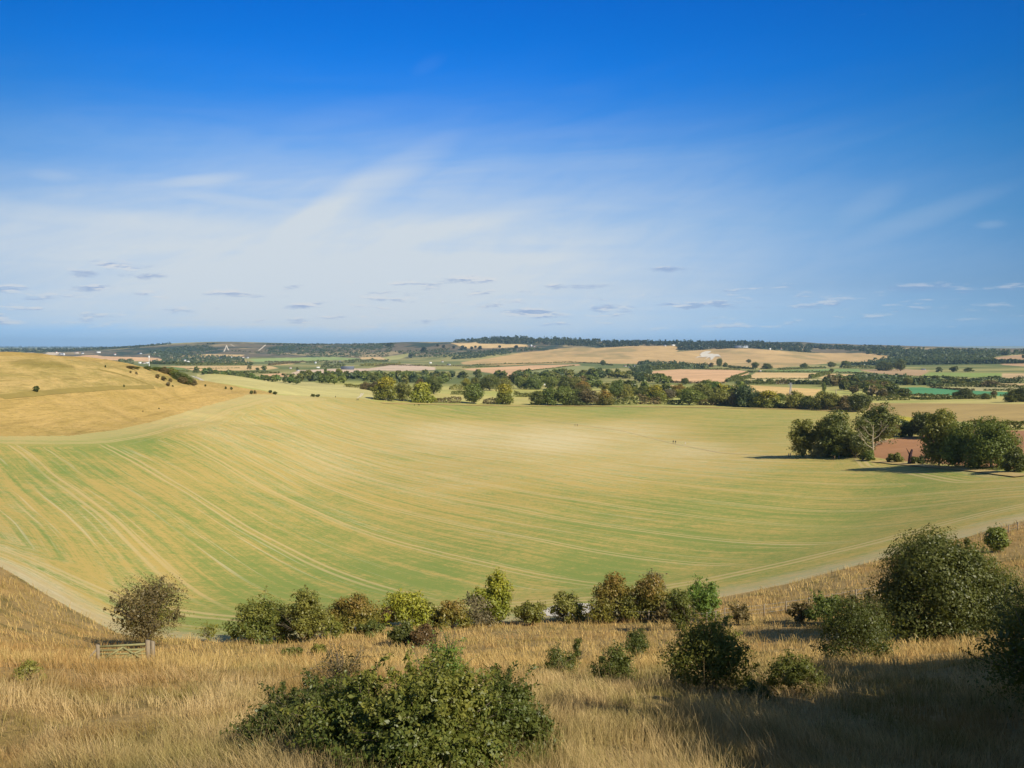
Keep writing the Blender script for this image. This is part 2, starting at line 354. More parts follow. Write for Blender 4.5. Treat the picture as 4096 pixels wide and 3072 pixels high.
fl = [('tan',TANF,c1([(130,262),(600,258),(430,318),(300,320)])),('pale tan',PALE,c1([(640,300),(700,255),(900,258),(860,290),(640,314)])),
 ('salmon',SALM,c1([(500,322),(1000,322),(1300,295),(1430,295),(1520,315),(2200,330),(2340,345),(2410,362),(2300,396),(2212,392),(1800,377),(1250,387),(900,402),(700,380)])),
 ('olive',OLIV,c1([(900,404),(1250,389),(1800,380),(1560,420),(1250,418)])),
 ('tan',TANF,c2([(340,307),(850,280),(1100,285),(1400,292),(1330,320),(1040,322),(900,332),(520,344)])),
 ('tan',TANF,c2([(880,397),(1100,365),(1380,365),(1430,385),(1430,407),(1200,415),(1040,402),(950,407)])),
 ('golden',TANF,c2([(80,457),(900,454),(1370,450),(1780,455),(1900,490),(1740,512),(1380,522),(700,537),(540,502),(520,490),(300,467)])),
 ('green',(120,138,72),c2([(0,472),(300,467),(500,487),(530,542),(350,522),(90,492)])),
 ('green',(150,165,95),c2([(1450,352),(2212,332),(2712,324),(3080,345),(3090,370),(2582,372),(2312,387),(1560,397)])),
 ('tan',TANF,c2([(1750,442),(2000,412),(2212,400),(2100,432),(1850,447)])),
 ('tan',SALM,c2([(1610,582),(1980,560),(2100,627),(1920,612),(1700,627)])),
 ('pinkish',(208,182,150),c3([(-130,560),(0,522),(600,492),(1000,495),(1350,445),(1600,430),(1800,457),(2000,475),(2000,517),(1500,530),(1100,520),(850,540),(250,600),(0,612)])),
 ('tan',TANF,c3([(890,327),(1180,320),(1345,388),(1100,357),(890,357)])),
 ('olive',(170,165,100),c3([(1200,332),(1620,265),(1630,300),(1450,362),(1330,372)])),
 ('tan',TANF,c4([(0,117),(200,122),(400,106),(420,127),(1120,140),(1150,167),(750,192),(250,197)])),
 ('golden',(198,165,108),c4([(160,402),(600,340),(900,290),(1050,260),(1400,230),(1680,190),(2212,190),(2632,165),(3452,158),(3340,250),(3512,235),(4012,200),(4424,198),(4974,240),(5324,262),(6324,272),(6574,300),(6300,390),(5800,400),(4824,485),(4424,480),(3800,440),(2212,420),(1900,412),(1200,432),(800,452),(400,442),(180,432)])),
 ('salmon',SALM,c4([(160,502),(1200,447),(1900,430),(1930,447),(1100,532),(950,545),(880,622),(780,602),(600,562)])),
 ('green',(150,150,92),c4([(1100,542),(1900,452),(2150,470),(2000,530),(1700,547),(1300,562)])),
 ('salmon',SALM,c5([(770,532),(1180,505),(1950,515),(2180,530),(2190,580),(2070,612),(1850,632),(1860,702),(1100,702),(950,622),(760,602)])),
 ('tan',TANF,c5([(-300,572),(480,565),(490,602),(-300,592)])),
 ('golden',(212,178,112),c5([(1790,742),(2212,740),(3252,800),(3262,812),(3132,907),(2642,902),(2212,835),(1800,812)])),
 ('tan',TANF,c5([(910,737),(1100,735),(1080,772),(920,772)])),
 ('golden',TANF,c6([(0,602),(90,552),(1000,560),(880,642),(0,647)])),
 ('pale',(195,180,125),c6([(0,652),(700,650),(1100,655),(1060,682),(500,692),(0,692)])),
 ('golden',TANF,c6([(1000,637),(1190,570),(1560,578),(1430,622),(1150,642)])),
 ('green',(130,150,85),c6([(350,522),(1200,500),(1600,500),(1650,545),(1230,547),(400,547)])),
 ('brownish',(180,150,108),c6([(1600,512),(2212,500),(2659,520),(2520,602),(2150,592),(1829,560)])),
 ('green',(140,155,80),c7([(830,552),(1880,560),(1880,622),(1400,627),(700,602)])),
 ('tan',(200,170,120),c7([(1885,567),(2400,565),(2400,642),(1890,642)])),
 ('olive',(150,155,85),c7([(340,612),(1030,620),(1050,652),(740,657),(350,652)])),
 ('tan',(205,175,115),c7([(740,667),(1140,660),(1060,692),(750,687)])),
 ('vivid green',(88,142,92),c7([(260,777),(700,770),(1250,810),(2130,850),(2400,860),(2300,905),(1150,890),(480,872),(300,842)])),
 ('pale olive',(180,168,115),c7([(830,767),(2400,772),(2400,835),(1500,822),(1000,792)])),
 ('tan',(200,172,120),c7([(1760,717),(2400,715),(2400,757),(1790,747)])),
 ('pink brown',(165,125,95),c7([(600,907),(1150,910),(1250,925),(1950,920),(2400,930),(2400,1000),(1800,990),(1400,967),(900,940)])),
 ('brownish',(190,155,110),c7([(1690,347),(1950,310),(2212,285),(2400,285),(2400,480),(1900,442),(1740,372)])),
 ('yellow green',(178,172,92),c4([(900,800),(1400,798),(1390,832),(930,834)])),
]
for i, (nm, colr, poly) in enumerate(fl):
    yb = np.mean([p[1] for p in poly])
    nmz = ('green_field' if 'green' in nm or nm == 'olive' else 'hillside' if len(poly) > 25 else 'stubble_field')
    zone(nmz, None, colr, poly, 1000 if yb > 1520 else 1300 if yb > 1490 else 1600)

FX, FY = GX.ravel(), GY.ravel()
zid = np.full(FX.shape, -1, np.int32)         # -1 plain, -2 near slope, -3 crop field
rv, tv = RR.ravel(), TT.ravel()
zid[(rv < 900)] = -1
crop_img = vv([(-900,1000),(-900,952),(0,943),(150,942),(250,929),(330,911),(420,884),(540,852),(600,852),(780,861),(812,866),(1100,874),(1500,877),(1700,881),(1864,889),
               (1858,925),(1835,985),(1960,998),(2100,1011),(2212,1027),(2900,1060),(2900,1500),(-900,1500)])
tmpimg = np.clip(np.array(crop_img), [-700, 0], [4700, 3000])
def far_curve(pts):                # azimuth -> r along a visible image line
    p = densify(pts, 8, False); q = at(p[:, 0], p[:, 1], 100); return np.arctan2(q[:, 0], q[:, 1]), np.hypot(q[:, 0], q[:, 1])
ct, crr = far_curve(vv([(0,943),(150,942),(250,929),(330,911),(420,884),(540,852),(600,852),(780,861),(812,867),(1100,874),(1500,877),(1700,881),(1866,889)]))
ct2, crr2 = far_curve(vv([(1838,985),(1960,998),(2100,1011),(2212,1027)]))
tb = np.arctan2(*at1(1862 * V_, 900 * V_)[:2])
def rfar(t):
    a = np.interp(t, ct, crr); b = np.interp(t, ct2, crr2)
    m = sstep(t, R(23.3), R(24.3))
    return a * (1 - m) + b * m
crop = (rv >= rb(tv)) & (rv < rfar(tv)) & (np.abs(tv) < R(85))
zid[crop] = -3
for k, (nm, lb, c, poly, rm) in enumerate(zones):
    wp = world_poly(poly, rm)
    bx = (FX > wp[:, 0].min()) & (FX < wp[:, 0].max()) & (FY > wp[:, 1].min()) & (FY < wp[:, 1].max()) & (rv > 200)
    idx = np.where(bx)[0]; ins = idx[inside(FX[idx], FY[idx], wp)]
    if k != GH: ins = ins[zid[ins] != -3]
    else: ins = ins[(zid[ins] != -3)]
    zid[ins] = k
hm = (tv < R(-14.5)) & (rv >= rfar(tv)) & (rv < 620) & (zid == -1)
zid[hm] = GH
zid[(zid == GH) & (rv > 640)] = -1
zid[rv < rb(tv)] = -2
zid[(np.abs(tv) > R(85)) & (rv < 400)] = -2
# colour of the wide ground
nfar = fbm(FX / 260, FY / 260, 41, 5); nf2 = fbm(FX / 70, FY / 70, 47, 4)
COL = np.zeros((len(FX), 4), np.float32); COL[:, 3] = 1
def mixc(a, b, m): return np.asarray(a) * (1 - m[:, None]) + np.asarray(b) * m[:, None]
pl = mixc(lin(108, 116, 62), lin(165, 155, 92), sstep(nfar, -.2, .35))
nearp = 1 - sstep(rv, 1100, 1500)
pl = pl * (1 - nearp[:, None]) + mixc(lin(190, 176, 104), lin(172, 170, 92), sstep(nf2, -.3, .3)) * nearp[:, None]
scrub = sstep(rv, 4000, 4400) * (1 - sstep(rv, 5600, 6200))
sb = mixc(lin(116, 104, 78), lin(58, 72, 54), sstep(nfar + .6 * nf2, -.12, .22))
sb = mixc(sb, lin(170, 150, 105), sstep(fbm(FX / 180, FY / 180, 53, 4), .12, .4) * .8)
pl = pl * (1 - scrub[:, None]) + sb * scrub[:, None]
COL[:, :3] = pl
for k, z in enumerate(zones):
    m = zid == k
    c = np.array(z[2])[None] * (1 + .16 * nf2[m] + .12 * nfar[m])[:, None]
    if z[0] == 'hillside':
        q = sstep(fbm(FX[m] / 120, FY[m] / 300, 61, 4), .0, .35)[:, None]
        c = c * (1 - .55 * q) + np.array(lin(140, 130, 80)) * .55 * q
    COL[m, :3] = c
def blur_cols():                    # soften the vertex colour steps of the far fields by one cell
    c = COL.reshape(GX.shape + (4,)); d_ = c.copy(); d_[1:-1, 1:-1] = (c[1:-1, 1:-1] * 4 + c[:-2, 1:-1] + c[2:, 1:-1] + c[1:-1, :-2] + c[1:-1, 2:]) / 8
    return d_.reshape(-1, 4)
COL2 = blur_cols()
# field coordinates: across the drill rows, along them, and the distance to the near edge
def seg_dist(px, py, poly):
    dmin = np.full(px.shape, 1e9)
    for i in range(len(poly) - 1):
        ax, ay = poly[i]; bx_, by_ = poly[i + 1]; dx, dy = bx_ - ax, by_ - ay; L2 = dx * dx + dy * dy + 1e-9
        t = np.clip(((px - ax) * dx + (py - ay) * dy) / L2, 0, 1)
        dmin = np.minimum(dmin, np.hypot(px - ax - t * dx, py - ay - t * dy))
    return dmin
tt_ = np.linspace(R(-60), R(60), 60); nearline = np.stack([rb(tt_) * np.sin(tt_), rb(tt_) * np.cos(tt_)], -1)
tt2 = np.linspace(R(23.9), R(60), 14); rightline = np.stack([rfar(tt2) * np.sin(tt2), rfar(tt2) * np.cos(tt2)], -1)
mcrop = (zid == -3) | (zid == GH)
ED = np.full(FX.shape, 200.0); ED[mcrop] = np.minimum(seg_dist(FX[mcrop], FY[mcrop], nearline), seg_dist(FX[mcrop], FY[mcrop], rightline) + 1)
tt3 = np.linspace(R(-34), R(-14.5), 40); hl = np.stack([rfar(tt3) * np.sin(tt3), rfar(tt3) * np.cos(tt3)], -1)
HD = np.full(FX.shape, 200.0); HD[mcrop] = seg_dist(FX[mcrop], FY[mcrop], hl)
SA = .80 * FX + .60 * FY + .00022 * (FX - 20) ** 2 - .00040 * np.clip(FY - 150, 0, 900) ** 1.6
TA = .60 * FX - .80 * FY
# broad patches where the crop is up (green) or bare (tan / chalky): control spots over the field
gp = [(300,1300,.35),(500,1330,1.0),(430,1100,.55),(100,1100,.45),(230,960,.95),(0,960,.55),(60,1250,.25),(700,1200,.75),(700,1100,.45),(700,1000,.25),(500,950,.3),(400,900,.3),
      (700,900,.3),(1000,880,.7),(1300,885,.75),(1600,890,.6),(1000,940,.12),(1200,950,.0),(1350,930,.18),(1000,1030,.3),(1300,1010,.28),(1500,975,.12),(1600,1000,.25),
      (900,1240,.85),(1100,1180,.65),(1100,1100,.5),(1300,1150,.75),(1300,1230,.95),(1500,1180,.85),(1600,1120,.75),(1700,1060,.6),(2000,1050,.85),(2100,1090,.6),(1800,1150,.85),
      (1600,930,.55),(1750,920,.5),(1700,960,.4),(1900,1010,.45),(2180,1060,.4),(1550,1260,.6),(1900,1180,.55),(2150,1120,.4),(600,1290,.9),(1100,1300,.5),(200,1180,.5),(560,1040,.4),(320,1010,.5)]
gq = np.array([(x * V_, y * V_, g) for x, y, g in gp]); gw = at(gq[:, 0], gq[:, 1], 60)
gt, gl_ = np.arctan2(gw[:, 0], gw[:, 1]), np.log(np.hypot(gw[:, 0], gw[:, 1]))
GR = np.full(FX.shape, .5); mi = np.where(zid == -3)[0]
num = 0; den = 0
for a_, b_, g_ in zip(gt, gl_, gq[:, 2]):
    w2 = 1 / (((tv[mi] - a_) * 3) ** 2 + (np.log(rv[mi]) - b_) ** 2 + .006) ** 1.6
    num = num + w2 * g_; den = den + w2
GR[mi] = num / den

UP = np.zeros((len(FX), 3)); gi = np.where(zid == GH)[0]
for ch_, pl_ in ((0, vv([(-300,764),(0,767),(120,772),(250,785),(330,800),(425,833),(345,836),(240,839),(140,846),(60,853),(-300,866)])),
                 (1, c1([(90,405),(350,364),(620,370),(880,407),(1150,465),(950,492),(700,472),(350,460),(150,432)]))):  # hollow whose shading goes into the grass colour
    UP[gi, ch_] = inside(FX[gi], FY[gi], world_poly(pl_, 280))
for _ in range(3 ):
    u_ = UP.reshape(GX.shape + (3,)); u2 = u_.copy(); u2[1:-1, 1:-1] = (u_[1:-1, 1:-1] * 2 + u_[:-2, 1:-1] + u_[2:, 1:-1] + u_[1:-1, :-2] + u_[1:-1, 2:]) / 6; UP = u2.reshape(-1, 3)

# ------------------------------------------------------------------ ground materials
def new_mat(name):
    m = bpy.data.materials.new(name); m.use_nodes = True; return m, NT(m.node_tree)
def finish(nt, col, rough=.95, bump=None, bdist=.1, bstr=.5, spec=.1):
    b = nt.n('ShaderNodeBsdfPrincipled'); nt.put(col if not isinstance(col, tuple) else (*col[:3], 1), b.inputs['Base Color'])
    nt.put(rough, b.inputs['Roughness']); b.inputs['Specular IOR Level'].default_value = spec
    if bump is not None:
        bn = nt.n('ShaderNodeBump'); nt.l(bump, bn.inputs['Height']); bn.inputs['Distance'].default_value = bdist; bn.inputs['Strength'].default_value = bstr
        nt.l(bn.outputs[0], b.inputs['Normal'])
    o = nt.n('ShaderNodeOutputMaterial'); nt.l(b.outputs[0], o.inputs[0]); return b
def attr(nt, name, out='Fac'):
    a = nt.n('ShaderNodeAttribute', attribute_name=name); return a.outputs[out]
def pos(nt): return nt.n('ShaderNodeNewGeometry').outputs['Position']

def mat_far():
    m, t = new_mat('farmland'); p = pos(t)
    c = attr(t, 'Col', 'Color')
    n = t.noise(p, .02, 6, .6); n3 = t.noise(p, .12, 4, .6)
    k = t.math('MULTIPLY_ADD', t.math('SUBTRACT', n, .5), .55, 1.0)
    k = t.math('MULTIPLY', k, t.math('MULTIPLY_ADD', t.math('SUBTRACT', n3, .5), .35, 1.0))
    vm = t.n('ShaderNodeVectorMath', operation='SCALE'); t.l(c, vm.inputs[0]); t.l(k, vm.inputs['Scale'])
    finish(t, vm.outputs[0]); return m
def mat_crop():
    m, t = new_mat('drilled_field'); st = attr(t, 'st', 'Vector'); s, a, ed = t.sep(st); g = attr(t, 'gr'); hd = attr(t, 'hd')
    p = pos(t)
    head = t.math('MINIMUM', ed, t.math('MULTIPLY', hd, 1.0))            # distance to headland edges
    # wandering of the rows
    wob = t.math('MULTIPLY', t.math('SUBTRACT', t.noise(t.comb(t.math('MULTIPLY', s, .012), t.math('MULTIPLY', a, .006), 0), 1, 3), .5), 7.0)
    s2 = t.math('ADD', s, wob)
    edn = t.ss(head, 14, 26)                                             # 0 on headland, 1 inside
    sx = t.mix(edn, t.comb(t.math('MULTIPLY', head, 1.0), t.math('MULTIPLY', t.math('ADD', s, a), .7), 0), t.comb(s2, a, 0))
    q1, q2, _ = t.sep(sx)
    streak = t.noise(t.comb(t.math('MULTIPLY', q1, .26), t.math('MULTIPLY', q2, .004), 0), 1, 4, .7)
    streak2 = t.noise(t.comb(t.math('MULTIPLY', q1, 1.5), t.math('MULTIPLY', q2, .014), 5), 1, 4, .75)
    drill = t.math('SINE', t.math('MULTIPLY', q1, 2 * math.pi / 6.0)); drill = t.math('MULTIPLY', drill, t.noise(t.comb(t.math('MULTIPLY', q1, .05), t.math('MULTIPLY', q2, .01), 4), 1, 3))
    streak3 = t.noise(t.comb(t.math('MULTIPLY', q1, .55), t.math('MULTIPLY', q2, .012), 8), 1, 3, .6)
    patch = t.noise(p, .03, 6, .62, .6); spk = t.noise(p, 1.3, 5, .78); spk2 = t.noise(p, .28, 4, .7)
    f = t.math('MULTIPLY_ADD', g, 1.05, -.5)
    for nn, k in ((streak, 1.15), (streak2, 1.9), (streak3, 1.5), (patch, .75), (spk, 2.5), (spk2, 1.4)):
        f = t.math('MULTIPLY_ADD', t.math('SUBTRACT', nn, .5), k, f)
    f = t.math('MULTIPLY_ADD', drill, .10, f)
    green = t.ss(f, -.42, .62)
    tan = t.mix(t.ss(t.math('SUBTRACT', t.math('MULTIPLY_ADD', spk2, .8, t.math('MULTIPLY', streak, .9)), t.math('MULTIPLY', g, .8)), .42, 1.0), lin(192, 166, 92), lin(216, 198, 146))
    pale_ = t.ss(t.noise(t.comb(t.math('MULTIPLY', q1, .9), t.math('MULTIPLY', q2, .01), 13), 1, 3, .7), .56, .72)
    gc = t.mix(patch, lin(152, 156, 78), lin(106, 138, 62))
    c = t.mix(t.math('MULTIPLY', green, .92), tan, gc)
    c = t.mix(t.math('MULTIPLY', pale_, .42), c, lin(222, 206, 160))
    # tramlines: pairs of wheel tracks
    def tram(x, period, off=0.0):
        mm = t.math('SUBTRACT', t.math('MODULO', t.math('ADD', x, 5000.0 + off), period), period / 2)
        dd = t.math('ABSOLUTE', t.math('SUBTRACT', t.math('ABSOLUTE', mm), .95))
        return t.math('SUBTRACT', 1.0, t.ss(dd, .16, .52))
    tl = t.math('MULTIPLY', tram(s2, 24.0), t.math('MULTIPLY', edn, t.ss(t.noise(t.comb(t.math('MULTIPLY', s, .04), t.math('MULTIPLY', a, .008), 9), 1, 2), .34, .52)))
    dd = t.math('ABSOLUTE', t.math('SUBTRACT', t.math('ABSOLUTE', t.math('SUBTRACT', head, 15.0)), 1.1))
    tl2 = t.math('SUBTRACT', 1.0, t.ss(dd, .3, .8))
    tr = t.math('MULTIPLY', t.math('MULTIPLY', t.math('MAXIMUM', tl, tl2), .62), t.math('ADD', .55, spk2))
    c = t.mix(tr, c, lin(206, 182, 122))
    # bare chalky margin along the near edge
    en = t.math('ADD', ed, t.math('MULTIPLY', t.math('SUBTRACT', t.noise(p, .25, 4, .7), .5), 9.0))
    mg = t.math('SUBTRACT', 1.0, t.ss(en, 1.5, 9.5))
    c = t.mix(t.math('MULTIPLY', mg, .55), c, t.mix(spk2, lin(182, 160, 112), lin(214, 198, 164)))
    hn = t.math('ADD', hd, t.math('MULTIPLY', t.math('SUBTRACT', spk2, .5), 12.0))
    c = t.mix(t.math('MULTIPLY', t.math('SUBTRACT', 1.0, t.ss(hn, 4, 22)), .65), c, lin(190, 172, 112))
    finish(t, c, bump=t.math('ADD', spk, streak2), bdist=.12, bstr=.6); return m
def mat_gold():
    m, t = new_mat('dry_hill_grass'); p = pos(t); up, bowl_shade, _ = t.sep(attr(t, 'up', 'Vector'))
    mp = t.n('ShaderNodeMapping'); t.l(p, mp.inputs[0]); mp.inputs['Scale'].default_value = (.5, .22, 1); mp.inputs['Rotation'].default_value = (0, 0, .3)
    n1 = t.noise(mp.outputs[0], .16, 6, .68, .5); n2 = t.noise(mp.outputs[0], .9, 5, .75); n3 = t.noise(p, .012, 4, .6, .8)
    a = t.mix(t.ss(t.math('ADD', n1, t.math('MULTIPLY', n3, .6)), .62, 1.02), lin(206, 176, 108), lin(168, 148, 82))
    a = t.mix(t.math('MULTIPLY', t.math('SUBTRACT', 1.0, up), .35), a, lin(206, 166, 88))
    a = t.mix(t.math('MULTIPLY', t.math('MULTIPLY', up, t.ss(n1, .40, .62)), .45), a, lin(150, 138, 72))
    a = t.mix(t.math('MULTIPLY', bowl_shade, t.math('ADD', .35, t.math('MULTIPLY', n1, .6))), a, lin(140, 126, 62))  # bowl shading under the crest, painted as darker olive grass
    a = t.mix(t.math('MULTIPLY', t.ss(n2, .42, .75), .38), a, lin(140, 118, 60))
    a = t.mix(t.math('MULTIPLY', t.ss(t.math('ADD', n3, t.math('MULTIPLY', n2, .3)), .72, .9), .5), a, lin(132, 128, 60))
    X_, Y_, Z_ = t.sep(p)
    tr_ = t.noise(t.comb(t.math('MULTIPLY', Z_, 1.1), t.math('MULTIPLY', X_, .012), t.math('MULTIPLY', Y_, .012)), 1, 4, .7)
    a = t.mix(t.math('MULTIPLY', t.ss(tr_, .52, .72), .45), a, lin(138, 116, 60))
    a = t.mix(t.math('MULTIPLY', t.ss(t.noise(p, .7, 5, .8), .52, .72), .5), a, lin(126, 104, 50))
    finish(t, a, bump=t.math('ADD', n1, n2), bdist=1.2, bstr=1.0); return m
def mat_near():
    m, t = new_mat('dry_grass_ground'); p = pos(t)
    n1 = t.noise(p, .35, 5, .65); n2 = t.noise(p, 3.5, 5, .75); n3 = t.noise(p, .09, 3)
    a = t.mix(n2, lin(114, 94, 54), lin(206, 174, 112))
    a = t.mix(t.math('MULTIPLY', t.ss(n1, .48, .68), .65), a, lin(92, 92, 42))
    a = t.mix(t.math('MULTIPLY', t.ss(n3, .45, .7), .4), a, lin(200, 150, 76))
    finish(t, a, bump=n2, bdist=.15, bstr=.9); return m
M_far, M_crop, M_gold, M_near = mat_far(), mat_crop(), mat_gold(), mat_near()

# ------------------------------------------------------------------ ground meshes: one sheet, cut along the field edges
nA, nR = GX.shape
ia = np.arange(nA - 1)[:, None]; ja = np.arange(nR - 1)[None]
q00 = (ia * nR + ja).ravel(); quad = np.stack([q00, q00 + 1, q00 + nR + 1, q00 + nR], 1)
zf = zid[quad]; fz_ = zf[:, 0].copy()
for a_, b_ in ((0, 1), (2, 3)):
    eq = zf[:, a_] == zf[:, b_]; fz_ = np.where(eq, zf[:, a_], fz_)
PV = np.stack([FX, FY, GZ.ravel()], -1)
ST = np.stack([SA, TA, ED], -1)
def cut(name, k, mat, attrs, label=None):
    f = quad[fz_ == k]
    if not len(f): return None
    u, inv = np.unique(f.ravel(), return_inverse=True)
    me = mesh(name, PV[u], [inv.reshape(f.shape)], mat, True, {a: v[u] for a, v in attrs.items()})
    return tag(ob(name, me), label, kind='structure')
cut('farmland', -1, M_far, {'Col': COL2}, 'green and tan farmland plain and ridge under the fields and woods')
cut('grass_slope', -2, M_near, {}, 'dry grass hillside falling away in the foreground')
cut('crop_field', -3, M_crop, {'st': ST, 'gr': GR, 'hd': HD}, 'huge drilled field with green and tan stripes filling the valley')
for k, z in enumerate(zones):
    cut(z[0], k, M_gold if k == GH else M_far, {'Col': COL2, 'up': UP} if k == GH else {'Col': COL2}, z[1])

def drape(name, poly_w, mat, step, off, **kw):
    """a thin sheet lying on the ground inside a world polygon"""
    poly_w = np.asarray(poly_w); x0, y0 = poly_w.min(0); x1, y1 = poly_w.max(0)
    xs = np.arange(x0, x1 + step[0], step[0]); ys = np.arange(y0, y1 + step[1], step[1])
    gx, gy = np.meshgrid(xs, ys, indexing='ij'); gz = H(gx, gy).reshape(gx.shape) + off
    n = len(ys); a = (np.arange(len(xs) - 1)[:, None] * n + np.arange(n - 1)[None]).ravel()
    q = np.stack([a, a + n, a + n + 1, a + 1], 1)
    mx, my = gx.ravel()[q].mean(1), gy.ravel()[q].mean(1)
    q = q[inside(mx, my, poly_w)]
    if not len(q): return None
    u, inv = np.unique(q.ravel(), return_inverse=True)
    me = mesh(name, np.stack([gx.ravel(), gy.ravel(), gz.ravel()], -1)[u], [inv.reshape(q.shape)], mat, True)
    return ob(name, me)
def mat_plain(name, c1_, c2_, scale=1.0, rough=.9, spec=.15):
    m, t = new_mat(name); n = t.noise(pos(t), scale, 5, .65); finish(t, t.mix(n, lin(*c1_), lin(*c2_)), rough, spec=spec); return m
M_chalk = mat_plain('chalk', (204, 192, 166), (228, 218, 196), .05)
M_path = mat_plain('chalk_path', (190, 176, 146), (226, 214, 188), .3)
def ribbon(name, img, width, mat, off, rmin, label, k=10):
    p = densify(img, k, False); q = at(p[:, 0], p[:, 1], rmin)[:, :2]
    tn = np.gradient(q, axis=0); tn /= np.linalg.norm(tn, axis=1)[:, None] + 1e-9
    nn = np.stack([-tn[:, 1], tn[:, 0]], -1); wd = np.interp(np.linspace(0, 1, len(q)), np.linspace(0, 1, len(width)), width)[:, None] / 2
    cols = [q + nn * wd * f for f in (-1, -.33, .33, 1)]
    P = np.stack(cols, 1).reshape(-1, 2); Z_ = H(P[:, 0], P[:, 1]) + off
    f = []
    for i in range(len(q) - 1):
        for j in range(3): a = i * 4 + j; f.append((a, a + 1, a + 5, a + 4))
    o = ob(name, mesh(name, np.column_stack([P, Z_]), [np.array(f)], mat, True)); return tag(o, label, kind='structure')

# chalk lion cut in the far hillside, and bare chalk patches and paths
lion = c5([(1410,348),(1440,322),(1500,318),(1470,296),(1500,262),(1560,240),(1640,238),(1632,256),(1580,282),(1660,276),(1680,284),(1740,284),(1765,300),(1786,326),(1750,318),(1700,320),(1668,352),(1640,374),(1622,362),(1636,344),(1610,330),(1570,352),(1540,368),(1570,340),(1590,324),(1520,330),(1450,330)])
lw = world_poly(lion, 3000, 3); o = drape('chalk_figure', lw, M_chalk, (3.0, 3.5), 1.2)
if o: tag(o, 'white chalk animal figure cut into the far grass hillside', 'hill figure')
ch = world_poly(c2([(590,598),(640,608),(740,640),(850,700),(905,770),(850,766),(800,745),(775,700),(715,652),(650,622)]), 640, 4)
o = drape('chalk_track', ch, M_chalk, (1.2, 2.0), .25)
if o: tag(o, 'bare white chalk track climbing beside the dark copse', kind='structure')
for pl_, lb in (([(1165,1324),(1195,1309),(1250,1304),(1292,1306),(1300,1320),(1240,1331),(1190,1333)],'bare white chalk patch behind the olive bushes'),([(690,1362),(720,1350),(790,1346),(835,1350),(830,1360),(760,1366),(700,1368)],'bare white chalk patch behind the rust-topped bush')):
    o = drape('bare_chalk', world_poly(vv(pl_), 60, 5), M_chalk, (.35, .35), .06)
    if o: tag(o, lb, kind='structure')
for img, wd, rm, lb in ((c2([(1092,246),(1112,200),(1130,150)]), (8, 5), 4000, 'pale chalk scar on the far ridge, left arm'),
                        (c2([(1160,228),(1140,190),(1130,150)]), (7, 5), 4000, 'pale chalk scar on the far ridge, right arm'),
                        (c2([(1600,232),(1650,195),(1705,145)]), (8, 8), 4000, 'pale chalk path slanting up the far ridge'),
                        (c2([(1185,135),(1245,172)]), (6, 5), 4000, 'short pale scar at the crest of the far ridge'),
                        (c7([(690,600),(760,560),(815,515)]), (14, 12), 2500, 'pale farm track climbing to the right-hand wood')):
    ribbon('chalk_path', img, wd, M_path, 1.0, rm, lb)
ribbon('path', c3([(845,935),(890,900),(905,858)]), (.9, .9), M_path, .15, 600, 'left wheel track crossing the pale field')
ribbon('path', c3([(885,920),(915,890),(935,858)]), (.9, .9), M_path, .15, 600, 'right wheel track crossing the pale field')
M_foot = mat_plain('trodden_earth', (196, 174, 118), (212, 192, 140), .3)
M_verge = mat_plain('verge_grass', (176, 148, 84), (216, 188, 124), .4)
ribbon('grass_verge', vv([(826,871),(1000,875),(1100,877),(1300,878),(1500,880),(1700,884),(1850,890)]), (7, 7), M_verge, .35, 560, 'straw-coloured verge along the far edge of the big field')
ribbon('grass_verge', [(3500,1846),(3640,1860),(3780,1872),(3920,1885),(4096,1906)], (4, 4, 4), M_verge, .25, 150, 'straw-coloured verge along the foot of the right-hand oaks')
ribbon('path', [(1800,1640),(2048,1664),(2300,1697),(2492,1724),(2696,1775),(2881,1811),(3085,1825),(3160,1829)], (.9, 1.1, .9), M_foot, .08, 250, 'pale trodden footpath crossing the big field to the clump')
M_dk = mat_plain('worn_turf', (132, 118, 60), (164, 142, 76), .2)
ribbon('path', vv([(0,858),(60,852),(140,845),(240,838),(330,836)]), (5, 4, 3), M_dk, .12, 300, 'dark worn path running level across the gold hill')
ribbon('path', vv([(330,834),(290,818),(250,806),(215,799)]), (2.5, 2), M_dk, .12, 300, 'narrow worn path slanting up the gold hill')
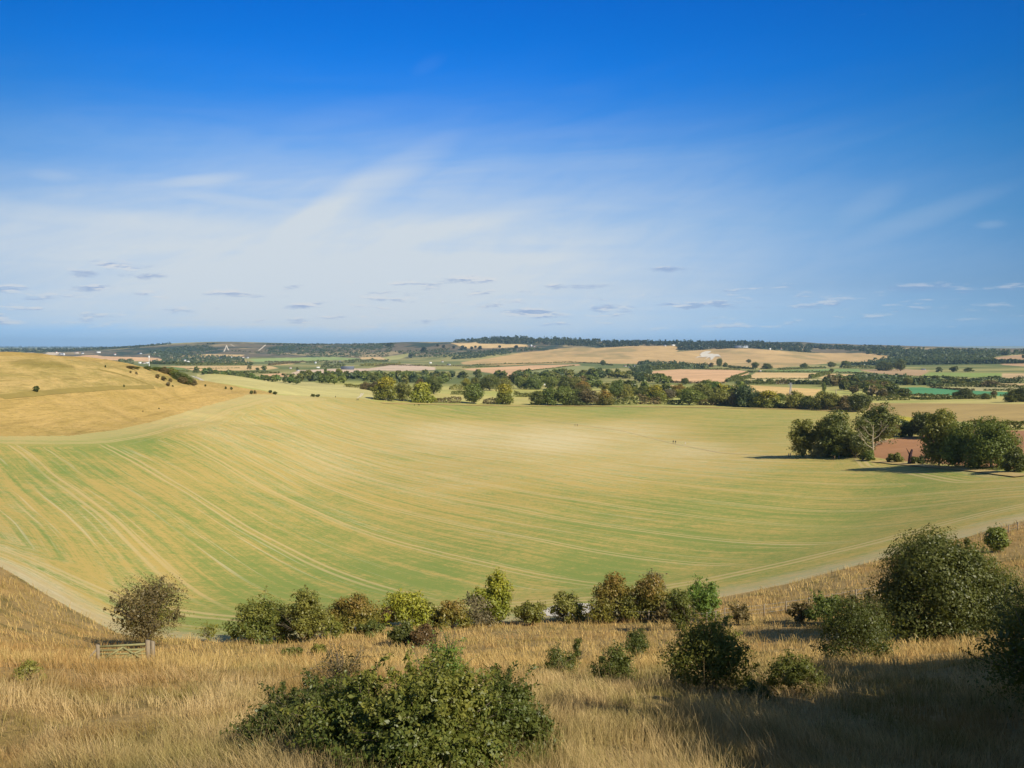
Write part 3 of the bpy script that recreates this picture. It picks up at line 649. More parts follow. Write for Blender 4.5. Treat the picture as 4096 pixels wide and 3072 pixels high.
# ------------------------------------------------------------------ foliage
rng = np.random.default_rng(11)
def quads_at(P, N, size, rg, long=1.35):
    """leaf shaped quads centred at P, roughly facing N"""
    n = len(P)
    N = N + rg.normal(0, .75, (n, 3)); N /= np.linalg.norm(N, axis=1)[:, None] + 1e-9
    a = rg.normal(0, 1, (n, 3)); a -= (a * N).sum(1)[:, None] * N; a /= np.linalg.norm(a, axis=1)[:, None] + 1e-9
    b = np.cross(N, a); s = (size * np.clip(np.exp(rg.normal(-.08, .36, n)), .4, 2.0))[:, None] * .5
    V = np.stack([P - a * s * long, P + b * s * .72 + N * s * .15, P + a * s * long, P - b * s * .72 + N * s * .15], 1).reshape(-1, 3)
    return V, np.arange(n * 4).reshape(n, 4)
def lobes_for(w, h, k, rg, shape='round', base=.12, wild=1.0):
    g = math.sqrt(w * h); c = []
    for i in range(k):
        rho = rg.uniform(.15, .25) * g; ph = i * 2.39996 + rg.uniform(-.5, .5)
        rho = min(rho, .42 * w, .42 * h)
        if shape == 'dome':
            f = ((i + .5) / k) ** 1.15; q = math.sqrt(max(0, 1 - f * f)) * rg.uniform(.7, 1.02); z = rho * .45 + f * (h - rho * 1.35)
        else:
            u = 1 - 2 * (i + .5) / k; q = math.sqrt(max(0, 1 - u * u)) * rg.uniform(.65, 1.02); hh = h * (1 - base)
            z = h * base + hh / 2 + u * (hh / 2 - rho * .8) * rg.uniform(.8, 1.05)
            if u < -.3: q *= .92
        if shape == 'tall': q *= .85
        R_ = max(w / 2 - rho * .85, w * .08) * q
        c.append((R_ * math.cos(ph), R_ * math.sin(ph), z, rho))
    m = min(w, h); c.append((0, 0, h * .42, .34 * m)); c.append((0, 0, h * (.62 if shape != 'dome' else .5), .28 * m))
    c = np.array(c)
    for _ in range(2):      # a wilder outline: stretch some sides, sink others
        a0, e1 = rg.uniform(0, 6.28), rg.uniform(-.22, .22) * wild; an = np.arctan2(c[:, 1], c[:, 0]); k_ = rg.integers(1, 4)
        c[:, :2] *= (1 + e1 * np.cos(k_ * an - a0))[:, None]; c[:, 2] *= 1 + wild * rg.uniform(-.16, .10) * (1 + np.cos(an * k_ - a0 * 1.7)) * .5
    c[:, 3] *= rg.uniform(.72, 1.22, len(c))
    return c
def crown(w, h, n, leaf, seed, k=9, shape='round', base=.12, open_=0.0, sprays=0, spray_len=.3, twig_out=None, wild=1.0):
    rg = np.random.default_rng(seed); L = lobes_for(w, h, k, rg, shape, base, wild)
    rad = L[:, 3]; wt = rad ** 2; wt /= wt.sum()
    Ps, Ns = [], []
    which = rg.choice(len(L), n, p=wt); d = rg.normal(0, 1, (n, 3)); d /= np.linalg.norm(d, axis=1)[:, None]
    d[:, 2] = np.where(rg.random(n) < .35, np.abs(d[:, 2]), d[:, 2])
    bump = 1 + .30 * np.sin(d[:, 0] * 7 + which) * np.sin(d[:, 1] * 6 + 2 * which) * np.cos(d[:, 2] * 5)
    rr_ = rad[which] * (1 - rg.random(n) ** 2 * (.35 + .4 * open_)) * bump
    P = L[which, :3] + d * rr_[:, None] * np.array([1, 1, .85])
    ctr = np.array([0, 0, h * .5]); N = d + .45 * (P - ctr) / (h * .5) + np.array([0, 0, .25])
    if open_ > 0:        # knock irregular gaps in a thin crown
        g = np.sin(P[:, 0] * 9 / w + seed) * np.sin(P[:, 1] * 9 / w + 1.3 * seed) + np.sin(P[:, 2] * 11 / h + seed)
        keep = g > -1.2 + 1.3 * open_; P, N = P[keep], N[keep]
    keep = P[:, 2] > h * .01; P, N = P[keep], N[keep]
    Ps.append(P); Ns.append(N)
    for s in range(sprays):   # shoots that stick out of the outline, with leaves along them
        dd = rg.normal(0, 1, 3); dd[2] = abs(dd[2]) * 1.1 + .25; dd /= np.linalg.norm(dd)
        l = L[rg.integers(len(L))]; st = l[:3] + dd * l[3] * .8
        ln = rg.uniform(.4, 1) * spray_len * h; m = max(6, int(n * .0035)); tt = np.sort(rg.random(m))
        bend = np.array([rg.normal(0, .2), rg.normal(0, .2), -.25])
        pts = st + dd * (tt * ln)[:, None] + bend * (tt ** 2 * ln)[:, None]
        Ps.append(pts + rg.normal(0, leaf * .8, pts.shape)); Ns.append(rg.normal(0, 1, pts.shape) + [0, 0, .5])
        if twig_out is not None: twig_out.append((np.array([0, 0, h * min(.3, st[2] / h)]), st, st + dd * ln * .5 + bend * ln * .25, st + dd * ln + bend * ln))
    P, N = np.concatenate(Ps), np.concatenate(Ns)
    V, Q1 = quads_at(P, N, leaf, rg)
    m = int(n * .16); wi = rg.choice(len(L), m, p=wt); d2 = rg.normal(0, 1, (m, 3)); d2 /= np.linalg.norm(d2, axis=1)[:, None]
    P2 = L[wi, :3] + d2 * (rad[wi] * rg.uniform(.2, .62 - .3 * open_, m))[:, None]; P2[:, 2] = np.maximum(P2[:, 2], h * .03)
    if open_ < .5:
        V2, Q2 = quads_at(P2, d2, leaf * 2.2, rg); Q2 = Q2 + len(V); V = np.concatenate([V, V2]); Q1 = np.concatenate([Q1, Q2])
    return V, Q1
def tube(pts, rads, sides=5):
    pts = np.asarray(pts, float); V, Fq = [], []
    tn = np.gradient(pts, axis=0); tn /= np.linalg.norm(tn, axis=1)[:, None] + 1e-9
    up = np.array([.31, .95, .05]); 
    for i, (p, r) in enumerate(zip(pts, rads)):
        a = np.cross(tn[i], up); a /= np.linalg.norm(a) + 1e-9; b = np.cross(tn[i], a)
        for s in range(sides):
            t = 2 * math.pi * s / sides; V.append(p + (a * math.cos(t) + b * math.sin(t)) * r)
    for i in range(len(pts) - 1):
        for s in range(sides):
            Fq.append((i * sides + s, i * sides + (s + 1) % sides, (i + 1) * sides + (s + 1) % sides, (i + 1) * sides + s))
    return np.array(V), np.array(Fq)
def join(parts):
    V, Q_, o = [], [], 0
    for v, f in parts: V.append(v); Q_.append(f + o); o += len(v)
    return np.concatenate(V), np.concatenate(Q_)
def branches(w, h, seed, stems=1, lean=.1, n=7, thick=.03, levels=2):
    """tapered trunk(s) with limbs reaching into the crown"""
    rg = np.random.default_rng(seed + 900); parts = []
    def limb(p, d, ln, r, lv):
        k = 5; pts = [p]; dd = np.array(d, float)
        for i in range(k):
            dd = dd + rg.normal(0, .16, 3); dd[2] += .03; dd /= np.linalg.norm(dd); pts.append(pts[-1] + dd * ln / k)
        parts.append(tube(pts, [r * (1 - .75 * i / k) for i in range(k + 1)], 5 if lv else 7))
        if lv < levels:
            for j in range(n if lv == 0 else 4):
                f = rg.uniform(.3, 1); i = min(k, int(f * k)); a = rg.uniform(0, 6.28)
                nd = dd * .5 + np.array([math.cos(a), math.sin(a), rg.uniform(.1, .9)]); nd /= np.linalg.norm(nd)
                limb(pts[i], nd, ln * rg.uniform(.4, .7), r * (1 - .7 * f) * .7, lv + 1)
    for s in range(stems):
        a = rg.uniform(0, 6.28); l_ = lean * (1 if stems == 1 else 3.5)
        limb(np.array([0, 0, -h * .05]), (math.cos(a) * l_, math.sin(a) * l_, 1), h * .62, h * thick, 0)
    return join(parts)

def leaf_mat(name, ca, cb, top=None, tops=.6, twig=False):
    m, t = new_mat(name); g = t.n('ShaderNodeNewGeometry'); oi = t.n('ShaderNodeObjectInfo')
    tc_ = t.n('ShaderNodeTexCoord')
    rnd = g.outputs['Random Per Island']
    n = t.noise(tc_.outputs['Object'], 5.0 if name.startswith('u_') else 1.3, 3)
    f = t.math('ADD', t.math('MULTIPLY', rnd, .65), t.math('MULTIPLY', t.math('SUBTRACT', n, .5), 1.3))
    f = t.math('ADD', f, t.math('MULTIPLY', t.math('SUBTRACT', oi.outputs['Random'], .35), .55), clamp=True)
    c = t.mix(f, lin(*ca), lin(*cb))
    if top:
        gz = t.sep(tc_.outputs['Generated'])[2]
        k = t.math('MULTIPLY', t.ss(t.math('ADD', gz, t.math('MULTIPLY', t.math('SUBTRACT', n, .5), .9)), .35, .95), tops)
        c = t.mix(t.math('MULTIPLY', k, t.math('ADD', .5, rnd), clamp=True), c, lin(*top))
    df = t.n('ShaderNodeBsdfDiffuse'); t.l(c, df.inputs[0])
    tr = t.n('ShaderNodeBsdfTranslucent'); t.l(t.mix(.5, c, lin(150, 150, 40)), tr.inputs[0])
    mx = t.n('ShaderNodeMixShader'); mx.inputs[0].default_value = .34; t.l(df.outputs[0], mx.inputs[1]); t.l(tr.outputs[0], mx.inputs[2])
    gl = t.n('ShaderNodeBsdfGlossy'); gl.inputs['Roughness'].default_value = .45; gl.inputs['Color'].default_value = (.6, .6, .55, 1)
    m2 = t.n('ShaderNodeMixShader'); m2.inputs[0].default_value = .035; t.l(mx.outputs[0], m2.inputs[1]); t.l(gl.outputs[0], m2.inputs[2])
    o = t.n('ShaderNodeOutputMaterial'); t.l(m2.outputs[0], o.inputs[0]); return m
PAL = {  # dark leaf, light leaf, top colour
 'green': ((92,108,48),(138,144,64),None), 'dark': ((86,96,44),(124,126,58),None), 'olive': ((112,114,52),(156,150,68),None),
 'yellow': ((114,120,48),(152,148,56),(192,172,50)), 'orange': ((114,112,50),(150,130,58),(186,140,60)), 'brown': ((104,94,58),(138,118,72),None),
 'bright': ((92,118,50),(132,154,62),None), 'blue': ((84,100,60),(112,122,72),None), 'pale': ((124,126,80),(164,158,102),None),
 'autumn': ((112,112,48),(150,138,58),(156,120,62)), 'lime': ((124,132,44),(170,170,58),(192,184,62)), 'red': ((98,84,50),(128,98,64),None), 'grey': ((108,98,72),(140,128,92),None),
 'shrub': ((84,98,42),(140,138,60),(150,144,62)), 'deep': ((74,84,40),(112,114,54),None), 'far': ((68,84,52),(92,104,62),None), 'ridge': ((50,64,46),(74,84,56),None)}
_lm = {}
def LM(kind, unit=False):
    k = (kind, unit)
    if k not in _lm: _lm[k] = leaf_mat(('u_' if unit else 'l_') + kind, *PAL[kind][:2], PAL[kind][2])
    return _lm[k]
M_bark = mat_plain('bark', (92, 82, 66), (128, 116, 96), 6.0)
M_dead = mat_plain('bleached_wood', (140, 128, 98), (186, 172, 140), 2.0)
M_twig = mat_plain('twig', (86, 70, 54), (120, 98, 74), 6.0)

# unit protos (1 m wide, 1 m tall) for the middle distance
PROTO = {}
for s in range(6): PROTO['mid', s] = mesh('crown', *[(V, [Q_]) for V, Q_ in [crown(1, 1, 4200, .042, 100 + s, 17, ('round', 'dome')[s % 2], .03)]][0])
for s in range(4): PROTO['tall', s] = mesh('crown', *[(V, [Q_]) for V, Q_ in [crown(1, 1, 1800, .05, 140 + s, 8, 'tall', .02)]][0])
for s in range(5): PROTO['low', s] = mesh('crown', *[(V, [Q_]) for V, Q_ in [crown(1, 1, 420, .13, 160 + s, 8, ('round', 'dome')[s % 2], .0)]][0])
for s in range(4): PROTO['trunk', s] = mesh('trunk', *[(V, [Q_]) for V, Q_ in [branches(1, 1, 200 + s, 1, .08, 6, .032, 1)]][0], mat=M_bark)
for k, me in PROTO.items():
    if k[0] != 'trunk': me.materials.append(M_bark)
cnt = [0]
def px_size(p, w, h):
    d = math.hypot(p[0], p[1]); return w * d / F, h * d / F
def unit_tree(name, x, y, w, h, kind, label, cat='tree', group=None, lod='mid', rmin=0, trunk=True):
    p = at1(x, y, rmin); W, Hh = px_size(p, w, h); cnt[0] += 1; i = cnt[0]
    key = {'mid': ('mid', i % 6), 'tall': ('tall', i % 4), 'low': ('low', i % 5)}[lod]
    rz = (i * 2.4) % 6.28
    if lod == 'low':
        o = ob(name, PROTO[key], loc=(p[0], p[1], p[2] - Hh * .02), mat=LM(kind, True)); o.scale = (W, W, Hh); o.rotation_euler.z = rz
        return tag(o, label, cat, group)
    root = bpy.data.objects.new(name, None); C.objects.link(root); root.empty_display_size = .1
    root.location = (p[0], p[1], p[2] - Hh * .02); root.scale = (W, W, Hh); root.rotation_euler.z = rz
    tag(root, label, cat, group)
    ob('crown', PROTO[key], root, mat=LM(kind, True))
    if trunk: ob('trunk', PROTO['trunk', i % 4], root)
    return root
def real_tree(name, x, y, w, h, kind, label, n, leaf_px=1.5, k=12, shape='round', base=.1, open_=0., sprays=10, spray_len=.14, stems=1, thick=.02, cat='tree', group=None, rmin=0, levels=2, seed=None, minleaf=.035, lean=.1, wild=1.0):
    """a tree or bush modelled at its own size; sizes given in photo pixels"""
    cnt[0] += 1; p = at1(x, y, rmin); W, Hh = px_size(p, w * 1.16, h * 1.06); d = math.hypot(p[0], p[1]); seed = seed or 300 + cnt[0]; n = int(n * 1.15)
    leaf = max(minleaf, leaf_px * 4 * d / F)
    root = bpy.data.objects.new(name, None); C.objects.link(root); root.location = (p[0], p[1], p[2] - .03 * Hh); root.empty_display_size = .1
    tag(root, label, cat, group); tw = []
    V, Q_ = crown(W, Hh * 1.02, n, leaf, seed, k, shape, base, open_, sprays, spray_len, tw, wild)
    ob('crown', mesh('crown', V, [Q_], LM(kind)), root)
    parts = [branches(W, Hh, seed, stems, .1 if stems == 1 else lean, 7, thick, levels)]
    for q_ in tw: parts.append(tube(q_, [Hh * .004 + .002, Hh * .003 + .002, Hh * .002 + .001, .001], 3))
    V, Q_ = join(parts); ob('trunk', mesh('trunk', V, [Q_], M_bark), root)
    return root

# --- the row of trees along the far edge of the big field, left to right
ROW = [(1465,1558,40,34,'brown','small brown tree at the left end behind the field-edge row'),(1499,1562,36,36,'brown','brown bushy tree just left of the yellow-topped tree'),
 (1539,1601,84,98,'yellow','tall yellow-topped tree standing first in the field-edge row'),(1612,1604,72,74,'olive','brownish olive tree between the yellow-topped and lime trees'),
 (1685,1609,88,80,'lime','round lime-green tree standing out from the field-edge row'),(1732,1576,64,66,'dark','dark tree just behind the round lime-green tree'),
 (1682,1572,48,62,'brown','brown-green tree peeping over the round lime-green tree'),
 (1895,1614,84,80,'green','weeping green tree left of the gap with the pale bank'),(2021,1617,72,86,'yellow','yellow-green tree right of the weeping green tree'),
 (1864,1559,34,46,'yellow','small yellow tree behind and left of the weeping tree'),(1903,1559,50,50,'olive','olive tree directly behind the weeping green tree'),
 (1959,1562,72,64,'dark','dark broad tree behind the gap in the edge row'),(2015,1556,60,54,'olive','olive tree behind the yellow-green tree'),
 (2083,1556,48,52,'green','green tree left of the red-roofed house'),(2133,1558,62,54,'green','wide green tree next to the red-roofed house'),
 (2204,1558,54,52,'green','green tree just right of the red-roofed house'),(2262,1562,64,60,'dark','dark tree behind the wide double tree'),(2300,1562,56,56,'olive','olive tree left of the orange-topped tree'),
 (2334,1564,54,44,'orange','orange-topped tree behind the edge row'),
 (2150,1620,60,56,'dark','dark bushy tree at the left of the long hedge row group'),(2192,1620,80,74,'green','green tree second from the left in the dense centre clump'),
 (2258,1621,84,76,'green','broad green tree in the middle of the dense centre clump'),(2300,1621,70,66,'dark','dark tree with pale leaves low down, centre clump'),(2349,1621,82,66,'brown','brownish dark tree at the right of the centre clump'),
 (2420,1620,68,66,'orange','orange-brown round tree right of the centre clump'),(2470,1596,64,76,'green','tall green tree behind the orange-brown round tree'),(2503,1596,60,64,'olive','olive tree right of the tall green tree'),
 (2570,1602,52,58,'dark','dark tree left of the domed yellow-green tree'),(2622,1604,74,64,'yellow','domed yellow-green tree above the hedge'),
 (2675,1602,50,46,'grey','grey-brown thin tree right of the domed tree'),(2713,1582,60,50,'orange','orange-tinged tree behind the hedge gap'),
 (2760,1620,86,68,'green','wide green tree above the dark hollow'),(2808,1603,88,72,'olive','large olive dome tree behind the wide green tree'),(2827,1560,52,40,'green','green tree rising above the olive dome tree'),
 (2866,1568,48,42,'bright','bright green round tree by the golden field'),(2740,1538,28,26,'dark','tiny dark tree at the corner of the salmon field'),
 (2887,1620,88,64,'olive','olive spreading tree with open base'),(2935,1625,46,50,'brown','brownish tree before the tall blue-green tree'),
 (2975,1626,84,88,'blue','tall blue-green tree in the right half of the row'),(3030,1628,52,60,'blue','blue-green tree leaning on the yellow oak'),
 (3068,1630,92,66,'yellow','yellow-green oak with pale gaps beneath'),(3120,1606,44,32,'green','low green tree behind the pale bank'),
 (3185,1634,80,74,'olive','olive oak with domed top in the right of the row'),(3232,1636,52,50,'dark','dark tree right of the domed olive oak'),
 (3290,1640,72,74,'olive','olive oak fourth from the right end of the row'),(3330,1641,56,64,'olive','olive oak third from the right end of the row'),
 (3378,1642,56,56,'brown','brown-green tree second from the right end of the row'),(3435,1647,74,68,'deep','dark green tree ending the row at the right')]
for (x, y, w_, h_, k, lb) in ROW:
    unit_tree('broadleaf_tree', x, y, w_ * 1.3, h_ * 1.1, k, lb, group='trees along the far edge of the big field', rmin=640)
# --- the clump and oaks at the right
CL_ = 'trees around the ploughed field'
real_tree('broadleaf_tree', 3212,1828,108,142,'olive','gappy olive tree at the left end of the right-hand clump',5200,1.15,13,'round',.0,.2,10,.12,group=CL_,rmin=200)
real_tree('broadleaf_tree', 3330,1826,150,166,'dark','big dark oak in the middle of the right-hand clump',9000,1.15,18,'round',.0,0,10,.08,group=CL_,rmin=200)
real_tree('broadleaf_tree', 3425,1828,140,108,'deep','low dark tree just left of the dead bleached tree',6500,1.15,14,'dome',.0,0,8,.1,group=CL_,rmin=200)
real_tree('bush', 3280,1830,74,62,'pale','pale olive bush at the foot of the right-hand clump',2200,1.15,8,'dome',.0,.1,6,.15,cat='bush',rmin=200)
real_tree('bush', 3366,1829,66,54,'bright','bright green bush at the foot of the big dark oak',2200,1.15,8,'dome',.0,0,6,.15,cat='bush',rmin=200)
real_tree('broadleaf_tree', 3505,1782,168,150,'dark','tall dark tree standing behind the dead bleached tree',7000,1.15,16,'round',.04,.1,10,.1,group=CL_,rmin=240)
real_tree('broadleaf_tree', 3690,1748,96,94,'deep','dark round tree behind the ploughed field',3600,1.15,11,'round',.05,0,5,.1,group=CL_,rmin=300)
real_tree('broadleaf_tree', 3768,1752,112,104,'dark','second dark tree behind the biggest oak',4200,1.15,12,'dome',.05,0,5,.1,group=CL_,rmin=300)
real_tree('broadleaf_tree', 3755,1866,140,190,'olive','olive-yellow oak with a hanging limb over the ploughed field',8500,1.15,16,'round',.05,.12,10,.1,group=CL_,rmin=180)
real_tree('broadleaf_tree', 3850,1868,140,170,'green','green oak between the two biggest oaks',8000,1.15,16,'dome',.0,0,8,.08,group=CL_,rmin=180)
real_tree('broadleaf_tree', 3968,1872,170,186,'green','broad green oak at the right side of the oak group',10000,1.15,18,'dome',.0,0,10,.08,group=CL_,rmin=180)
real_tree('bush', 4062,1886,90,84,'deep','dark bush at the right edge beside the broad oak',3000,1.15,9,'dome',.0,0,6,.12,cat='bush',rmin=180)
real_tree('bush', 3475,1842,56,40,'green','small green bush under the dead bleached tree',1200,1.15,6,'dome',.0,0,4,.15,cat='bush',rmin=200)
real_tree('bush', 3577,1850,54,38,'olive','olive bush left of the broken dark stump',1200,1.15,6,'dome',.0,.1,4,.15,cat='bush',rmin=200)
real_tree('bush', 3672,1856,46,30,'deep','low dark bush right of the broken dark stump',1000,1.15,6,'dome',.0,0,4,.15,cat='bush',rmin=200)
real_tree('bush', 3722,1860,54,44,'brown','thin twiggy bush left of the hanging oak limb',700,1.15,7,'dome',.0,.6,10,.3,cat='bush',rmin=200)
for i, (x, w_, h_, k, lb) in enumerate(((3525,60,48,'green','green bush at the left end of the shaggy hedge behind the ploughed field'),(3570,70,58,'brown','brownish bush second along the shaggy hedge behind the ploughed field'),
        (3620,64,62,'green','green bush third along the shaggy hedge behind the ploughed field'),(3660,50,50,'dark','dark bush where the shaggy hedge meets the round tree'))):
    unit_tree('bush', x, 1752 - i * 3, w_, h_, k, lb, 'bush', 'bushes of the shaggy hedge', rmin=300, trunk=False)

def dead_tree(x, y, hpx, wpx, rmin):
    p = at1(x, y, rmin); Wd, Hd = px_size(p, wpx, hpx)
    root = bpy.data.objects.new('dead_tree', None); C.objects.link(root); root.location = (*p[:2], p[2] - .3)
    tag(root, 'bleached dead tree with bare pale branches in front of the clump', 'dead tree')
    V, Q_ = tube([(0,0,0),(-.1,0,Hd*.12),(.15,0,Hd*.3),(-.1,.1,Hd*.5),(.1,0,Hd*.7),(0,0,Hd*.86)], [.5,.4,.32,.25,.15,.05], 8)
    ob('trunk', mesh('trunk', V, [Q_], M_dead), root)
    rg = np.random.default_rng(5)
    for (h0, dx, dz, r) in ((.28,-.42,.30,.2),(.30,.40,.14,.16),(.42,-.34,.28,.16),(.5,.36,.3,.15),(.58,-.3,.22,.12),(.66,.24,.24,.1),(.36,.5,.08,.12),(.74,-.18,.2,.08)):
        s = np.array([0, 0, Hd * h0]); e_ = s + np.array([dx * Wd, rg.normal(0, .12) * Wd, dz * Hd]); mid = (s + e_) / 2 + np.array([0, 0, -.06 * Hd * (1 if dz > .2 else -1)])
        parts = [tube([s, mid, e_], [r * 1.0, r * .65, r * .2], 6)]
        for j in range(7):
            f = rg.uniform(.3, 1); b0 = mid * (1 - f) + e_ * f; dd = rg.normal(0, 1, 3); dd[2] = abs(dd[2]); dd[0] += np.sign(dx); dd /= np.linalg.norm(dd)
            parts.append(tube([b0, b0 + dd * Hd * .06, b0 + dd * Hd * .12 + [0, 0, Hd * .02]], [r * .45, r * .3, .03], 4))
        V, Q_ = join(parts); ob('branch', mesh('branch', V, [Q_], M_dead), root)
dead_tree(3490, 1836, 150, 112, 200)
p = at1(3640, 1856, 200); Wd, Hd = px_size(p, 40, 58)
M_char = mat_plain('charred_wood', (48, 36, 38), (84, 62, 58), 3.0)
parts = [tube([(0,0,-.2),(0,0,Hd*.4),(.1,0,Hd*.7)], [.8,.6,.45], 9), tube([(.1,0,Hd*.6),(.5,0,Hd*.85),(.6,0,Hd*.92)], [.45,.35,.25], 6), tube([(0,0,Hd*.5),(-.8,0,Hd*.8),(-1.3,.1,Hd*.98)], [.25,.15,.05], 6), tube([(0,0,Hd*.35),(1.0,.2,Hd*.45),(1.8,.2,Hd*.4)], [.3,.2,.05], 5)]
V, Q_ = join(parts); tag(ob('broken_stump', mesh('broken_stump', V, [Q_], M_char), loc=tuple(p)), 'dark broken tree stump with jagged top by the ploughed field', 'tree stump')

# --- belts of trees further away: one object each, from spots scattered inside traced woods
def poly_pts(poly, n, rg, mind=9):
    poly = np.array(poly); x0, y0 = poly.min(0); x1, y1 = poly.max(0); out = []
    for _ in range(n * 60):
        x, y = rg.uniform(x0, x1), rg.uniform(y0, y1)
        if inside(np.array([x]), np.array([y]), poly)[0] and all((x - a) ** 2 + ((y - b) * 2.2) ** 2 > mind ** 2 for a, b in out): out.append((x, y))
        if len(out) >= n: break
    return sorted(out, key=lambda q: q[1])
rgt = np.random.default_rng(77)
def belt(poly, n, hp, wp, kinds, label, group, rmin, mind=9, name='broadleaf_tree'):
    for (x, y) in poly_pts(poly, n, rgt, mind):
        h_ = hp * rgt.uniform(.75, 1.2); w_ = wp * rgt.uniform(.8, 1.3)
        unit_tree(name, x, y, w_, h_, kinds[int(rgt.integers(len(kinds)))], label, 'tree', group, 'low', rmin)
G4 = ('green', 'green', 'dark', 'olive', 'blue')
belt(c3([(-10,690),(230,710),(640,740),(640,690),(700,650),(1100,700),(1600,720),(1700,715),(2212,720),(2212,640),(240,640),(0,660)]), 62, 36, 40, G4, 'broadleaf tree in the dense green belt behind the pale field', 'trees of the green belt behind the pale field', 1000, 15)
belt(c2([(760,600),(1250,660),(1700,700),(2212,730),(2212,690),(1700,660),(1300,610),(760,575)]), 30, 26, 30, ('green', 'dark', 'green', 'bright'), 'green tree in the belt sloping down beyond the chalk track', 'trees of the belt beyond the chalk track', 1000, 13)
belt(c4([(0,640),(450,650),(900,640),(1350,690),(2212,690),(2212,600),(1700,600),(1000,610),(500,640),(0,620)]), 30, 34, 40, G4, 'blue-green tree in the belt right behind the edge row', 'blue-green trees behind the edge row', 1100, 16)
belt(c5([(-60,640),(560,650),(560,700),(1000,730),(1060,700),(700,640),(560,610),(0,600)]), 26, 30, 36, G4, 'dull green tree between the small pale fields', 'dull green trees between the small fields', 1300, 14)
belt(c4([(900,740),(1400,760),(2212,790),(2212,740),(1500,720),(900,700)]), 14, 40, 52, ('green','olive','dark','brown'), 'broadleaf tree filling the second row behind the centre clump', 'second-row trees behind the field edge', 700, 22)
belt(c5([(0,850),(600,930),(1100,930),(1700,930),(2100,930),(2100,860),(1200,860),(500,830),(0,790)]), 20, 44, 54, ('green','olive','yellow','dark'), 'broadleaf tree filling the second row right of the centre clump', 'second-row trees behind the field edge', 700, 24)
belt(c6([(1120,760),(1280,860),(1700,900),(2150,960),(2300,940),(2130,850),(2100,780),(1400,720),(1130,700)]), 30, 38, 46, ('dark', 'brown', 'deep', 'dark'), 'dark tree in the brown wood beside the vivid green field', 'trees of the dark brown wood', 900, 17)
belt(c6([(0,740),(1050,790),(1050,740),(500,720),(0,710)]), 22, 18, 26, ('blue', 'dark'), 'blue-green tree in the straight plantation row', 'trees of the straight plantation', 1400, 12)
